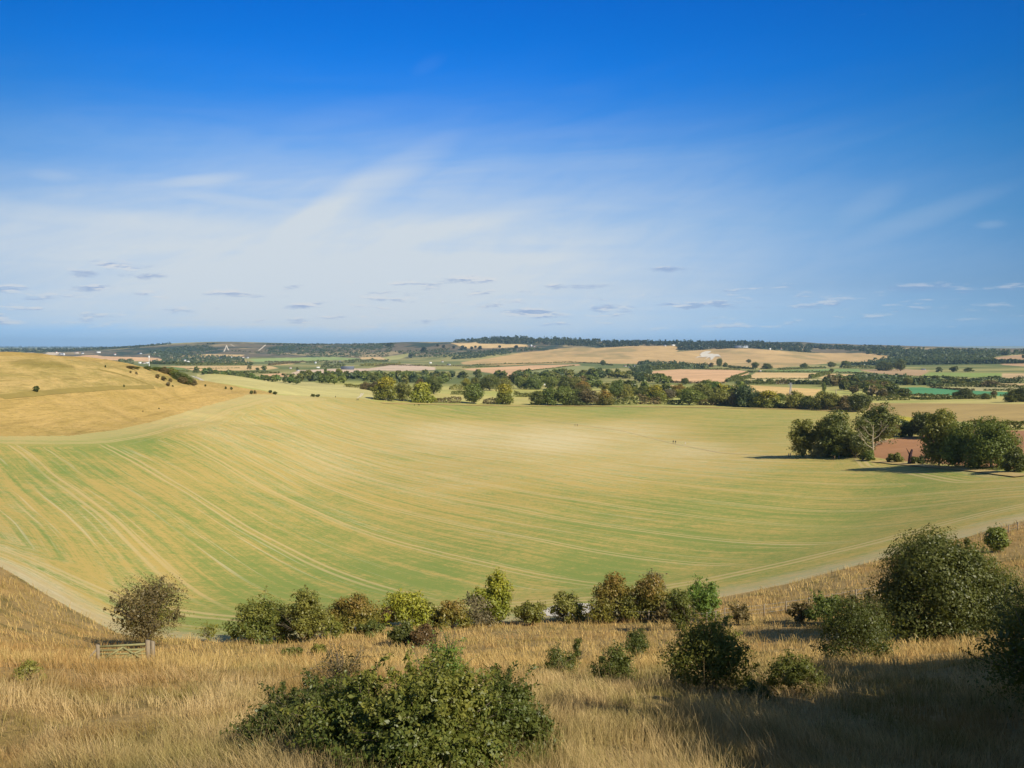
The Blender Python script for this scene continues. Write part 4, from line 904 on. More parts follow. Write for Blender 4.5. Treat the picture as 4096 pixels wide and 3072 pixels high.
EXTRA = [(2052,1527,20,42,'pale','slender pale poplar left of the green hedge trees','tall'),(3296,1572,20,48,'green','slender poplar beside the dark brown wood','tall'),
 (1272,1516,34,40,'green','twin poplar left of the green belt','tall'),(1303,1514,26,44,'green','tallest poplar at the left end of the green belt','tall'),
 (3540,1482,70,42,'deep','dark domed tree on the hedge right of the small golden field','mid'),(3600,1484,50,46,'dark','dark tree on the hedge, right of the domed one','mid'),
 (3690,1540,28,28,'dark','small dark tree above the vivid green field','mid'),(3742,1526,36,24,'deep','dark tree alone on the tan strip','mid'),(3680,1540,30,34,'dark','dark upright tree left of the tan strip','mid'),
 (3630,1540,40,32,'olive','pale-tipped tree above the vivid green field corner','mid'),
 (3860,1595,64,46,'deep','dark oak standing alone before the vivid green field','mid'),(3822,1594,32,26,'deep','small dark tree left of the lone dark oak','mid'),
 (3945,1597,40,24,'dark','low dark tree right of the lone dark oak','mid'),(3975,1590,26,26,'brown','thin brown tree right of the low dark tree','mid'),
 (4060,1610,80,46,'deep','dark spreading tree cut by the right edge of the view','mid'),(4090,1610,50,58,'deep','tallest dark tree at the right edge, far field','mid'),
 (3216,1474,34,26,'dark','dark round tree on the green strip hedge','mid'),(3325,1470,36,24,'dark','second dark round tree on the green strip hedge','mid'),(3382,1472,42,32,'dark','largest round tree on the green strip hedge','mid'),
 (3020,1475,34,28,'dark','dark tree at the left end of the green strip hedge','mid'),(3068,1476,50,24,'dark','spreading tree left on the green strip hedge','mid'),
 (2878,1468,28,38,'dark','tall dark tree standing under the chalk animal','mid'),(2902,1468,22,22,'dark','small tree right of the tall dark tree under the chalk figure','mid'),(2995,1452,24,16,'deep','lone tree on the golden hillside right of the chalk figure','mid'),
 (2844,1468,26,20,'brown','brown tree left of the tall dark tree under the chalk figure','mid'),(2412,1462,26,24,'dark','dark tree at the left foot of the golden hillside','mid'),
 (3327,1492,18,20,'dark','small tree at the meeting of two tan fields','low'),(3960,1548,70,24,'brown','low spread of trees by the straight dark plantation','low'),
 (3755,1488,30,20,'deep','dark round tree at the wood edge, left of three','low'),(3818,1488,36,22,'deep','dark round tree at the wood edge, middle of three','low'),(3872,1487,36,16,'deep','dark round tree at the wood edge, right of three','low'),
 (1998,1391,16,12,'ridge','lone round tree on the tan ridge-top field','low'),(1920,1399,20,17,'ridge','largest round tree of the ridge-top row','low'),(1848,1400,22,20,'ridge','pointed tree in the middle of the ridge-top row','low'),
 (1815,1395,14,13,'ridge','round tree third along the ridge-top row','low'),(1862,1398,14,13,'ridge','tree right of the pointed ridge-top tree','low'),(1886,1398,15,15,'ridge','tree left of the small ridge-top gap','low'),
 (1902,1392,14,10,'ridge','upper small tree near the end of the ridge-top row','low'),(1774,1392,16,14,'ridge','round tree on the crest before the ridge-top row','low'),(1752,1386,14,12,'ridge','first round tree at the left of the ridge-top row','low'),
 (1695,1408,30,24,'ridge','blue dark tree on the scrubby slope','low'),(1641,1432,22,20,'ridge','dark tree at the bottom of the scrubby slope','low'),(2065,1394,22,14,'ridge','dark tree at the right end of the tan ridge-top field','low'),
 (1560,1384,34,14,'ridge','dark clump on the crest of the left-hand ridge','low'),(4094,1434,12,14,'dark','dark tree on the brown slope at the right edge','low'),
 (786,1489,26,24,'dark','rounded tree at the right of the long golden field','low'),(1056,1482,24,22,'dark','dark green tree in the hedge below the airfield','low'),(1030,1482,18,12,'dark','small dark tree left of the rounded hedge tree','low'),
 (998,1477,24,18,'pale','pale poplar clump on the golden field edge','low'),(1003,1462,20,16,'dark','small dark tree above the golden field','low'),(1190,1479,12,12,'dark','dark tree beside the small white farm','low')]
for (x, y, w_, h_, k, lb, lod) in EXTRA:
    unit_tree('poplar' if 'poplar' in lb else 'broadleaf_tree', x, y, w_, h_, k, lb, 'tree', 'single trees out on the plain' if y > 1420 else 'round trees along the ridge top', lod, 800, trunk=lod == 'mid')
# bushes on the gold hill
HB = [(146,1568,22,23,'deep','dark round bush on the worn path of the gold hill'),(496,1549,6,9,'deep','tiny bush on the path, middle of the gold hill'),(422,1470,6,9,'deep','tiny bush at the skyline of the gold hill'),
 (522,1492,9,8,'brown','left bush of the upper pair by the copse'),(546,1497,9,10,'brown','right bush of the upper pair by the copse'),(631,1514,18,17,'brown','brown bush leftmost in the group of four'),
 (654,1523,20,16,'brown','brown bush second in the group of four'),(682,1528,14,14,'brown','small brown bush third in the group of four'),(672,1545,16,16,'brown','brown bush lowest in the group of four'),
 (691,1547,7,6,'deep','tiny dark bush beside the lowest brown one'),(822,1546,8,9,'deep','tiny bush at the foot of the chalk track'),(903,1557,9,10,'deep','left of two tiny bushes on the pale field edge'),(926,1559,10,11,'deep','right of two tiny bushes on the pale field edge'),
 (1005,1577,14,14,'deep','dark bush at the tip of the gold hill'),(1020,1575,12,13,'brown','brown bush beside the dark one at the tip of the gold hill'),
 (1082,1573,16,13,'deep','left bush of the close pair on the pale field'),(1100,1578,20,11,'deep','right bush of the close pair on the pale field'),(1252,1587,20,11,'deep','left of the two low bushes in the open field'),(1271,1588,18,10,'deep','right of the two low bushes in the open field'),
 (636,1636,6,5,'deep','speck of a bush low on the gold hill'),(572,1648,4,6,'brown','tiny thistly bush above the field margin')]
for (x, y, w_, h_, k, lb) in HB:
    unit_tree('bush', x, y, w_ * 1.1, h_ * 1.1, k, lb, 'bush', 'bushes dotted over the gold hill and field edge', 'low', 280)
# copse on the gold hill's shoulder
for i, (x, y, w_, h_, k) in enumerate(((520,1474,40,10,'brown'),(545,1476,30,9,'olive'),(590,1478,36,12,'dark'),(625,1483,34,14,'green'),(655,1492,44,24,'brown'),(685,1502,44,28,'olive'),(705,1514,44,30,'green'),(722,1524,44,30,'dark'),(740,1530,44,32,'green'),(748,1538,44,30,'dark'),(768,1540,36,26,'brown'),(730,1534,40,24,'brown'),(712,1520,40,30,'dark'))):
    unit_tree('hawthorn_bush', x, y, w_ * 1.1, h_ * 1.15, k, 'shrubby tree in the copse on the shoulder of the gold hill', 'tree', 'trees of the copse by the chalk track', 'mid', 420, trunk=False)

# --- hedges: every hedge one thing
def hedge(img, hp, kind, label, rmin, wpx=None, lump=.35, dens=1.0, name='hedge'):
    p = densify(img, 12, False); q = at(p[:, 0], p[:, 1], rmin); d = np.hypot(q[:, 0], q[:, 1]); seg = np.linalg.norm(np.diff(q[:, :2], axis=0), axis=1); L = seg.sum()
    dm = d.mean(); h_ = hp * dm / F; w_ = max(1.2, h_ * .8); leaf = max(.25, h_ * .22, dm * .0011)
    n = int(min(9000, dens * 7 * L * (h_ + w_) / leaf ** 2 * .5)); n = max(n, 150)
    cum = np.concatenate([[0], np.cumsum(seg)]); s = rng.random(n) * L
    X_, Y_ = np.interp(s, cum, q[:, 0]), np.interp(s, cum, q[:, 1])
    prof = (1 - lump) + lump * 2 * (vnoise(s / (h_ * 1.6), s * 0 + cnt[0], 5) + .5); cnt[0] += 1
    prof = np.clip(prof, .35, 1.5)
    a = rng.uniform(0, math.pi, n); rad = rng.uniform(.75, 1.0, n); up = np.sin(a) * rad * h_ * prof; side = np.cos(a) * rad * w_ * .6
    tx, ty = np.interp(s, cum[:-1], np.diff(q[:, 0]) / (seg + 1e-9)), np.interp(s, cum[:-1], np.diff(q[:, 1]) / (seg + 1e-9))
    P = np.stack([X_ - ty * side, Y_ + tx * side, H(X_, Y_) + up], -1); N = np.stack([-ty * np.cos(a), tx * np.cos(a), np.sin(a) + .2], -1)
    o0 = q[len(q) // 2]; V, Q_ = quads_at(P - o0, N, leaf, rng)
    o = ob(name, mesh(name, V, [Q_], LM(kind)), loc=tuple(o0)); return tag(o, label, 'hedge')
HG = [([(1729,1610),(1790,1611),(1845,1613)],22,'brown','brown hedge right of the round lime-green tree',640),([(1935,1616),(1984,1617)],22,'brown','short brown hedge between the weeping and yellow-green trees',640),
 ([(1379,1547),(1450,1552),(1500,1566)],12,'olive','low hedge leading to the brown trees',800),([(1800,1558),(1862,1560)],18,'olive','hedge left of the small yellow tree',900),([(1806,1578),(1862,1579)],14,'dark','dark low hedge on the pale bank',800),
 ([(2055,1586),(2110,1588),(2172,1588)],23,'olive','olive hedge below the red-roofed house',700),([(2120,1620),(2145,1620)],12,'olive','little bush end of the field-edge hedge',640),
 ([(2449,1619),(2552,1618)],24,'dark','dark hedge right of the orange-brown tree',640),([(2550,1617),(2640,1617)],36,'brown','tall ragged hedge below the domed tree',640),([(2636,1617),(2733,1617)],22,'olive','clipped olive hedge before the wide green tree',640),
 ([(2790,1620),(2860,1622)],22,'brown','brown hedge at the foot of the olive dome tree',640),([(2860,1621),(2960,1624)],20,'brown','brown hedge between olive tree and blue-green tree',640),([(3100,1630),(3180,1634)],16,'dark','dark hedge under the yellow-green oak',640),
 ([(3020,1628),(3440,1648)],14,'brown','long low hedge closing the right end of the edge row',640),
 ([(3466,1612),(3540,1613),(3640,1614)],18,'dark','dark clipped hedge along the top of the olive field',900),([(3680,1613),(3900,1612),(3985,1612)],16,'dark','long dark hedge below the lone oak',900),
 ([(3640,1596),(3760,1600),(3800,1606)],10,'dark','thin hedge left of the lone oak',900),([(3620,1581),(3700,1584),(3800,1586)],8,'dark','thin dark hedge along the foot of the vivid green field',1000),([(4000,1588),(4096,1586)],7,'dark','thin hedge at the right foot of the vivid green field',1000),
 ([(3720,1551),(3780,1556),(3850,1562),(3900,1563)],6,'brown','brown broken hedge above the vivid green field',1200),([(3932,1564),(4000,1566),(4096,1568)],7,'dark','dark hedge at the right above the vivid green field',1200),
 ([(3710,1545),(3800,1547),(3900,1548),(4096,1552)],10,'dark','dark green hedge line under the tan strip',1300),([(3700,1530),(3760,1533),(3860,1538),(3960,1546)],10,'olive','olive sloping hedge across the far right fields',1400),
 ([(3770,1510),(3830,1522),(3900,1530)],8,'dark','slanting hedge below the far green field',1500),([(3590,1504),(3700,1507),(3870,1512)],3,'dark','hairline hedge under the brown field',1600),
 ([(3880,1534),(3960,1533),(4096,1533)],24,'blue','dense dark blue plantation belt at the right',1400),([(3750,1528),(3800,1530),(3870,1534)],12,'dark','dark hedge leading to the blue plantation belt',1400),
 ([(3000,1517),(3120,1514),(3240,1516)],3,'dark','hairline hedge under the golden field',1500),([(3240,1514),(3280,1504),(3322,1494)],12,'dark','thick hedge slanting between two golden fields',1500),
 ([(2990,1488),(3010,1490),(3130,1489),(3270,1488),(3320,1490)],5,'dark','hedge along the top of the golden field',1600),([(3340,1491),(3400,1492),(3470,1496)],5,'dark','hedge along the top of the small golden field',1600),
 ([(3110,1480),(3200,1476),(3300,1473)],7,'dark','hedge under the golden hillside',2000),([(3370,1473),(3480,1474),(3560,1474)],10,'olive','scrubby hedge at the foot of the right-hand wood',2000),
 ([(2915,1471),(2960,1474),(3020,1478)],8,'dark','hedge right of the trees under the chalk figure',2000),([(2905,1528),(2950,1522),(3000,1512)],14,'dark','dark hedge beside the salmon field',1400),([(2925,1512),(2955,1502),(2990,1492)],6,'dark','hedge on the right side of the salmon field',1500),
 ([(2940,1535),(3000,1538),(3100,1537)],14,'dark','hedge above the golden field, left part',1300),([(3100,1537),(3200,1536),(3290,1538)],14,'brown','hedge above the golden field, right part',1300),
 ([(2680,1530),(2760,1534),(2900,1534)],8,'brown','low hedge along the bottom of the salmon field',1300),
 ([(1890,1462),(1990,1458),(2130,1455),(2280,1450),(2400,1455),(2450,1462)],4,'dark','dark hedge along the foot of the golden hillside',2400),([(2068,1483),(2130,1483),(2200,1475),(2300,1463)],3,'dark','dotted hedge along the salmon strip field',2000),
 ([(1850,1472),(1950,1468),(2000,1466)],4,'dark','hedge at the left of the salmon strip field',2400),
 ([(1500,1466),(1560,1461),(1690,1464),(1880,1466)],4,'brown','thin brown hedge above the pinkish field',2200),([(1395,1450),(1470,1449),(1555,1447)],12,'dark','dark hedge belt below the tan wedge field',2400),([(1440,1465),(1520,1463),(1600,1459)],10,'olive','olive hedge in front of the pinkish field',2200),
 ([(1225,1452),(1330,1453),(1420,1452)],10,'dark','dark hedge belt behind the white farm',2500),([(1285,1470),(1330,1471),(1380,1471)],14,'dark','dark wooded hedge left of the grey barn',2000),
 ([(700,1460),(780,1461),(900,1461),(1000,1461)],9,'dark','dark hedge belt behind the long golden field',2500),([(600,1456),(700,1458),(760,1460)],9,'dark','dark hedge in front of the village sheds',2500),([(625,1480),(700,1484),(760,1487)],5,'olive','hedge dividing the green and golden fields',2000),
 ([(740,1475),(800,1475),(870,1474),(960,1472)],1.6,'dark','hairline hedge across the long golden field',2000),([(1130,1500),(1150,1506),(1180,1514)],7,'dark','dark hedge right of the salmon field corner',1800),
 ([(770,1492),(850,1490),(980,1492),(1120,1494)],7,'dark','hedge below the long golden field',1800),([(840,1446),(900,1446),(980,1450)],3,'dark','thin hedge between the two small tan fields',2600),([(1075,1462),(1150,1455),(1200,1453)],6,'brown','brown hedge below the airfield',2500),
 ([(1060,1448),(1130,1450),(1230,1448)],5,'brown','ragged hedge at the bottom of the airfield',2600),([(118,1427),(150,1415),(180,1408)],5,'deep','dark hedge slanting up between two far tan fields',3500),
 ([(250,1451),(300,1456),(350,1463)],10,'dark','dark hedge behind the skyline of the gold hill',1500),([(335,1466),(400,1467),(430,1468)],14,'blue','blue-green trees in a hedge behind the gold hill',1500),([(420,1459),(480,1457),(530,1456)],17,'blue','blue-green tree belt behind the gold hill',1800),
 ([(2590,1480),(2650,1478),(2720,1476)],18,'dark','dark tree belt behind the salmon field, left part',1900),([(2720,1476),(2780,1475),(2830,1476)],22,'blue','blue-green tree belt behind the salmon field, right part',1900),
 ([(2820,1478),(2880,1479),(2960,1480)],6,'olive','low olive hedge behind the salmon field',1900),([(3690,1742),(3640,1700),(3600,1686)],10,'dark','hedge climbing behind the dark round tree',400),([(3880,1722),(3980,1720),(4096,1718)],34,'dark','thick dark hedge behind the ploughed field',300)]
for img, hp, k, lb, rm in HG: hedge(img, hp, k, lb, rm)

# --- woods so far away that they read as one mass
def wood(name, polys, hpx, wpx, dens, kind, label, rmin, seed, per=26, leafk=.30, minpx=2.4):
    rg = np.random.default_rng(seed); parts = []
    for poly in polys:
        poly = np.array(poly); x0, y0 = poly.min(0); x1, y1 = poly.max(0)
        n = int((x1 - x0) * max(y1 - y0, 4) * dens); X_, Y_ = rg.uniform(x0, x1, n), rg.uniform(y0, y1, n)
        k = inside(X_, Y_, poly); X_, Y_ = X_[k], Y_[k]
        if not len(X_): continue
        g = at(X_, Y_, rmin); d = np.hypot(g[:, 0], g[:, 1])
        for i in range(len(g)):
            h_ = hpx * d[i] / F * rg.uniform(.6, 1.25); w_ = wpx * d[i] / F * rg.uniform(.6, 1.3)
            dd = rg.normal(0, 1, (per, 3)); dd /= np.linalg.norm(dd, axis=1)[:, None]; dd[:, 2] = np.abs(dd[:, 2]) * 1.1 - .15
            P = g[i] + dd * [w_ / 2, w_ / 2, h_] * rg.uniform(.75, 1, (per, 1)) 
            parts.append(quads_at(P, dd * 1.5, w_ * leafk * 1.3, rg, 1.1))
    V, Q_ = join(parts); o0 = V.mean(0)
    return tag(ob(name, mesh(name, V - o0, [Q_], LM(kind)), loc=tuple(o0)), label, 'wood', kind='stuff')
wood('ridge_wood', [c4([(40,112),(200,112),(400,104),(420,124),(1120,130),(1450,150),(1680,160),(2212,165),(2212,80),(1500,60),(1000,45),(500,50),(100,92)])], 12, 13, .045, 'ridge', 'dark wood crowning the highest part of the ridge', 4600, 1)
wood('ridge_wood', [c5([(0,190),(480,165),(1150,158),(1150,240),(1300,232),(1880,200),(2212,190),(2212,120),(1150,110),(0,110)])], 13, 14, .045, 'ridge', 'dark wood along the crest above the chalk figure', 4300, 2)
wood('ridge_wood', [c6([(0,190),(600,235),(880,262),(950,215),(1300,215),(1500,232),(2212,290),(2212,190),(900,165),(0,110)])], 12, 13, .045, 'ridge', 'dark wood along the crest to the right of the hillside', 4200, 3)
wood('hillside_wood', [c7([(-100,280),(400,330),(620,400),(560,480),(-380,490),(-400,470),(20,400),(200,350),(560,330),(600,240),(-100,240)]), c7([(500,240),(2400,260),(2400,270),(1950,300),(1690,345),(1900,442),(2400,500),(2400,545),(900,545),(600,480)])], 15, 16, .034, 'far', 'green wood covering the hillside at the right', 3000, 4)
wood('ridge_scrub', [c2([(0,250),(500,165),(880,150),(1000,230),(1500,240),(1900,300),(2212,290),(2212,150),(1900,150),(1600,270),(1040,235),(860,270),(300,290)]), c3([(0,160),(650,170),(900,150),(1400,130),(1300,320),(700,330),(0,310)]), c3([(1400,250),(2212,200),(2212,330),(1750,330)])], 6, 10, .03, 'far', 'dark scrub spread over the steep face of the left ridge', 4000, 5, 14)
wood('ridge_scrub', [c4([(0,290),(250,260),(700,220),(1250,190),(1400,215),(1050,250),(700,300),(200,370),(0,380)])], 8, 11, .05, 'far', 'belt of scrub slanting across the foot of the crest', 3800, 6, 18)
wood('village_trees', [c2([(0,250),(350,270),(860,310),(1340,330),(1440,400),(1430,440),(700,445),(0,440),(0,400),(210,370),(140,335),(0,310)])], 8, 11, .05, 'far', 'blue-green trees among the village roofs far left', 2800, 7, 16)
wood('skyline_wood', [[(0,1412),(600,1412),(700,1416),(600,1398),(0,1398)]], 7, 11, .05, 'ridge', 'thin dark line of woods along the far left horizon', 6000, 8, 16)
wood('skyline_wood', [[(1060,1380),(1330,1380),(1330,1377),(1060,1377)], [(1340,1379),(1545,1380),(1545,1376),(1340,1376)], [(0,1392),(560,1393),(560,1390),(0,1390)], [(830,1377),(862,1377),(862,1375),(830,1375)]], 5, 7, .12, 'ridge', 'string of distant trees on the crest of the left ridge', 4800, 9, 16)
wood('foot_wood', [c5([(200,470),(700,500),(760,520),(760,600),(560,600),(500,560),(420,480)]), c5([(560,420),(1320,440),(1320,490),(780,520),(600,500)])], 15, 17, .035, 'far', 'wood with glimpses of roofs at the foot of the golden hillside', 1700, 10)
wood('belt_wood', [c6([(1100,690),(1720,700),(2212,740),(2800,740),(2800,700),(2212,640),(1800,620),(1200,640)])], 17, 20, .03, 'blue', 'hedgerow wood in front of the right-hand fields', 1200, 12, 30)

# ------------------------------------------------------------------ houses, barns, mast, pylon
M_white = mat_plain('white_wall', (226, 222, 212), (240, 238, 230), .5); M_roof = mat_plain('roof_tile', (132, 92, 74), (158, 116, 92), .8)
M_slate = mat_plain('slate', (96, 100, 108), (124, 128, 136), .8); M_metal = mat_plain('grey_metal', (150, 154, 158), (176, 180, 184), 2.0, .5, .4)
def box(x0, x1, y0, y1, z0, z1):
    V = np.array([(x, y, z) for z in (z0, z1) for y in (y0, y1) for x in (x0, x1)], float)
    return V, np.array([(0,2,3,1),(4,5,7,6),(0,1,5,4),(2,6,7,3),(0,4,6,2),(1,3,7,5)])
def house(name, x, y, wpx, hpx, roof, label, cat, group, rmin, rot=0., wall=None):
    p = at1(x, y, rmin); W, Hh = px_size(p, wpx, hpx); D = W * .6
    root = bpy.data.objects.new(name, None); C.objects.link(root); root.location = (p[0], p[1], p[2] - .3); root.rotation_euler.z = rot; tag(root, label, cat, group)
    V, Q_ = box(-W/2, W/2, -D/2, D/2, 0, Hh * .6); ob('wall', mesh('wall', V, [Q_], wall or M_white), root)
    a = W * .03 + .2; z0, z1 = Hh * .57, Hh
    V = np.array([(-W/2-a,-D/2-a,z0),(W/2+a,-D/2-a,z0),(W/2+a,D/2+a,z0),(-W/2-a,D/2+a,z0),(-W/2-a,0,z1),(W/2+a,0,z1)])
    ob('roof', mesh('roof', V, [np.array([(0,1,5,4),(2,3,4,5),(0,3,2,1)]), np.array([(0,4,3),(1,2,5)])], roof), root); return root
house('house', 2173, 1541, 20, 17, M_roof, 'white house with red-brown roof among the trees', 'house', None, 900)
house('barn', 1390, 1478, 46, 13, M_slate, 'long grey-blue barn in front of the pinkish field', 'barn', None, 1800, 0, M_slate)
house('barn', 2965, 1391, 44, 8, M_metal, 'long pale-roofed building on the crest by the wood', 'building', None, 3800, 0)
HS = [(225,1412),(245,1418),(255,1421),(307,1413),(330,1416),(395,1412),(460,1420),(560,1416),(616,1413),(635,1418),(740,1444),(750,1449),(810,1452),(885,1434),(925,1434),(970,1431),(990,1433),(1002,1457),(655,1453),(600,1458),(560,1459),(575,1461),(430,1462),(590,1456),
 (1162,1474),(1192,1484),(1262,1454),(1340,1449),(1358,1449),(1272,1472),(1770,1449),(1795,1460),(1722,1454),(2500,1466),(2540,1466),(2522,1472),(2570,1470),(2720,1473),(2125,1386),(2140,1388),(2660,1385),(2693,1383),(3125,1399),(3496+730/3.687,1480),(3496+1252/3.687,1450),(3735,1440),(3780,1438),(3494,1540),(3040,1485),(3303,1494),(3080,1400),(3950,1514)]
for i, (x, y) in enumerate(HS):
    lb, g, rm = (('white-walled house in the far left village', 'houses of the far left village', 3000) if x < 1100 else ('small white house beside the plain fields', 'small white houses on the plain', 1800) if x < 2000 else
                 ('pale house glimpsed among trees below the golden hillside', 'houses below the golden hillside', 1700) if x < 2900 and y > 1440 else ('pale house on the wooded crest', 'houses on the wooded crest', 3000) if y < 1460 else ('tiny white building in the right-hand fields', 'white buildings in the right-hand fields', 1200))
    house('house', x, y, (9, 12, 7, 14)[i % 4], (6, 5, 7, 5)[i % 4], (M_roof, M_slate, M_white)[i % 3], lb, 'house', g, rm, (i * .7) % 1.2 - .6)
# chimney-like mast of the works and a lattice pylon
p = at1(597, 1470, 1600); Wd, Hd = px_size(p, 8, 46)
V, Q_ = join([tube([(0,0,0),(0,0,Hd*.8)], [.9,.5], 8), tube([(0,0,Hd*.78),(0,0,Hd*.92)], [1.9,1.9], 10), tube([(0,0,Hd*.92),(0,0,Hd)], [.25,.1], 5)])
tag(ob('water_tower', mesh('water_tower', V, [Q_], M_white), loc=tuple(p)), 'slim white mast with a thick head above the far village', 'mast')
def pylon(x, y, hpx, label, rmin):
    p = at1(x, y, rmin); Hd = px_size(p, 1, hpx)[1]; b = Hd * .11; t = Hd * .018; parts = []
    for sx, sy in ((1,1),(1,-1),(-1,1),(-1,-1)): parts.append(tube([(sx*b,sy*b,0),(sx*t*1.6,sy*t*1.6,Hd*.62),(sx*t,sy*t,Hd)], [.22,.18,.1], 4))
    for k in range(7):
        z0, z1 = Hd * k / 9, Hd * (k + 1) / 9; w0, w1 = b + (t * 1.6 - b) * min(1, z0 / (Hd * .62)), b + (t * 1.6 - b) * min(1, z1 / (Hd * .62))
        for s in (1, -1): parts.append(tube([(-w0, s*w0, z0), (w1, s*w1, z1)], [.1, .1], 3)); parts.append(tube([(w0, s*w0, z0), (-w1, s*w1, z1)], [.1, .1], 3))
    for z, l in ((.66, .16), (.80, .2), (.93, .14)):
        for s in (1, -1): parts.append(tube([(0,0,Hd*z+.3),(s*l*Hd,0,Hd*z+.5)], [.25,.1], 4)); parts.append(tube([(0,0,Hd*(z-.03)),(s*l*Hd,0,Hd*z+.3)], [.15,.08], 3))
    V, Q_ = join(parts); tag(ob('pylon', mesh('pylon', V, [Q_], M_metal), loc=tuple(p)), label, 'pylon')
pylon(3162, 1577, 44, 'grey lattice electricity pylon in front of the golden field', 900)
p = at1(3343, 1580, 900); Hd = px_size(p, 1, 24)[1]
V, Q_ = join([tube([(0,0,0),(.2,0,Hd*.5),(0,0,Hd)], [.7,.5,.15], 6), tube([(0,0,Hd*.6),(1.5,0,Hd*.85)], [.3,.1], 4)])
tag(ob('bare_trunk', mesh('bare_trunk', V, [Q_], M_dead), loc=tuple(p)), 'pale bare tree trunk beside the dark brown wood', 'dead tree')

# ------------------------------------------------------------------ people out on the field
def skin_body(name, pts, edges, rads, mat):
    me = bpy.data.meshes.new(name); me.from_pydata(pts, edges, []); o = bpy.data.objects.new(name, me); C.objects.link(o)
    md = o.modifiers.new('skin', 'SKIN'); sk = me.skin_vertices[0].data
    for i, r in enumerate(rads): sk[i].radius = (r, r)
    sk[0].use_root = True
    ss_ = o.modifiers.new('sub', 'SUBSURF'); ss_.levels = 1; ss_.render_levels = 1
    me.materials.append(mat); return o
def cloth(c): return mat_plain('cloth', tuple(max(0, v - 12) for v in c), c, 8.0)
def person(x, y, s, top, legs, label, rmin, face=0, stride=.18):
    p = at1(x, y, rmin)
    pts = [(0,0,.95),(0,0,1.15),(0,0,1.38),(0,0,1.48),(0,0,1.60),(0,0,1.70),(-.19,0,1.38),(-.26,stride*.6,1.12),(-.27,stride,.88),(.19,0,1.38),(.26,-stride*.6,1.12),(.27,-stride,.88),
           (-.10,0,.90),(-.11,-stride*.6,.50),(-.11,-stride*1.3,.07),(.10,0,.90),(.11,stride*.8,.50),(.11,stride*1.2,.07),(-.11,-stride*1.3+.13,.03),(.11,stride*1.2+.13,.03)]
    ed = [(0,1),(1,2),(2,3),(3,4),(4,5),(2,6),(6,7),(7,8),(2,9),(9,10),(10,11),(0,12),(12,13),(13,14),(0,15),(15,16),(16,17),(14,18),(17,19)]
    rd = [.15,.14,.16,.06,.10,.07,.07,.05,.04,.07,.05,.04,.10,.07,.05,.10,.07,.05,.04,.04]
    o = skin_body('person', pts, ed, rd, cloth(legs)); o.location = tuple(p); o.scale = (s, s, s); o.rotation_euler.z = face; tag(o, label, 'person')
    V, Q_ = join([tube([(0,0,.88),(0,0,1.0),(0,0,1.2),(0,0,1.4),(0,0,1.46)], [.2,.19,.19,.2,.1], 10), tube([(-.19,0,1.40),(-.265,stride*.6,1.12)], [.09,.07], 7), tube([(.19,0,1.40),(.265,-stride*.6,1.12)], [.09,.07], 7)])
    ob('jacket', mesh('jacket', V, [Q_], cloth(top)), o)
    V, Q_ = tube([(0,-.02,1.58),(0,-.02,1.68),(0,-.02,1.76),(0,-.02,1.79)], [.115,.12,.09,.02], 9); ob('hair', mesh('hair', V, [Q_], cloth((70, 54, 42))), o)
    return o
DK, WH = (40, 42, 52), (232, 228, 220)
for a in ((2693,1774,1.0,DK,(44,46,60),'person in dark clothes, left of the pair walking in mid-field',300,.4),(2702,1775,1.0,(52,46,50),DK,'person in dark clothes, right of the pair walking in mid-field',300,.5),
          (2741,1779,.75,WH,(200,180,150),'small pale-clad walker to the right of the dark pair',300,.2),(2300,1706,.95,(120,100,80),(110,100,80),'left walker of the distant faint pair on the field',400,.6),(2309,1706,1.0,(110,96,80),(96,86,70),'right walker of the distant faint pair on the field',400,.3),
          (3155,1829,1.0,WH,(70,76,96),'person in white top, left of the two in the tree shadow',250,1.2),(3162,1829,1.0,(214,206,206),(74,70,84),'person in white top, right of the two in the tree shadow',250,1.4),
          (3223,1832,.8,(206,170,120),(190,160,120),'small person in tan clothes below the pale bush',250,1.4),(3333,1839,1.0,(84,48,44),DK,'person in a dark red top in the group of three',250,1.4),
          (3339,1839,1.0,(222,184,130),(206,170,130),'person in pale orange top in the group of three',250,1.5),(3355,1839,.95,(60,70,110),(52,54,70),'person in a blue top walking behind the group',250,1.3),
          (3449,1848,1.05,(36,36,38),(40,40,44),'person in black walking alone along the field edge',250,1.4),
          (1658,1624,1.0,DK,DK,'walker in dark clothes left of a pair at the far field edge',560,0),(1673,1624,1.0,DK,(80,70,60),'walker, left one of the far field-edge pair',560,0),(1677,1624,1.0,(60,50,60),DK,'walker, right one of the far field-edge pair',560,0),
          (1428,1602,1.0,DK,DK,'left of two walkers below the wheel tracks',560,0),(1433,1602,1.0,(60,60,50),DK,'right of two walkers below the wheel tracks',560,0),(1342,1591,1.0,DK,(60,60,60),'lone walker near the two low bushes',560,0)):
    person(*a)

# ------------------------------------------------------------------ foreground bushes
FB = 'bushes along the foot of the grass slope'
def v(x): return x * V_
def fb(x, y, w_, h_, kind, label, n, **kw):
    kw.setdefault('group', FB); kw.setdefault('cat', 'bush'); kw.setdefault('stems', 3); kw.setdefault('thick', .016); kw.setdefault('base', .0); kw.setdefault('lean', .12)
    if y < 1400: w_ *= 1.1
    return real_tree(kw.pop('name', 'hawthorn_bush'), v(x), v(y), v(w_), v(h_), kind, label, n, **kw)
fb(325,1405,150,152,'brown','thin olive-brown hawthorn tree beside the field gate',9000,open_=.25,sprays=36,spray_len=.14,base=.10,k=20,stems=1,name='hawthorn_tree',cat='tree',thick=.02,leaf_px=.95)
fb(325,1400,130,130,'olive','olive growth inside the thin hawthorn by the gate',5200,open_=.3,sprays=20,spray_len=.2,base=.16,k=12,stems=1,cat='tree',leaf_px=.95)
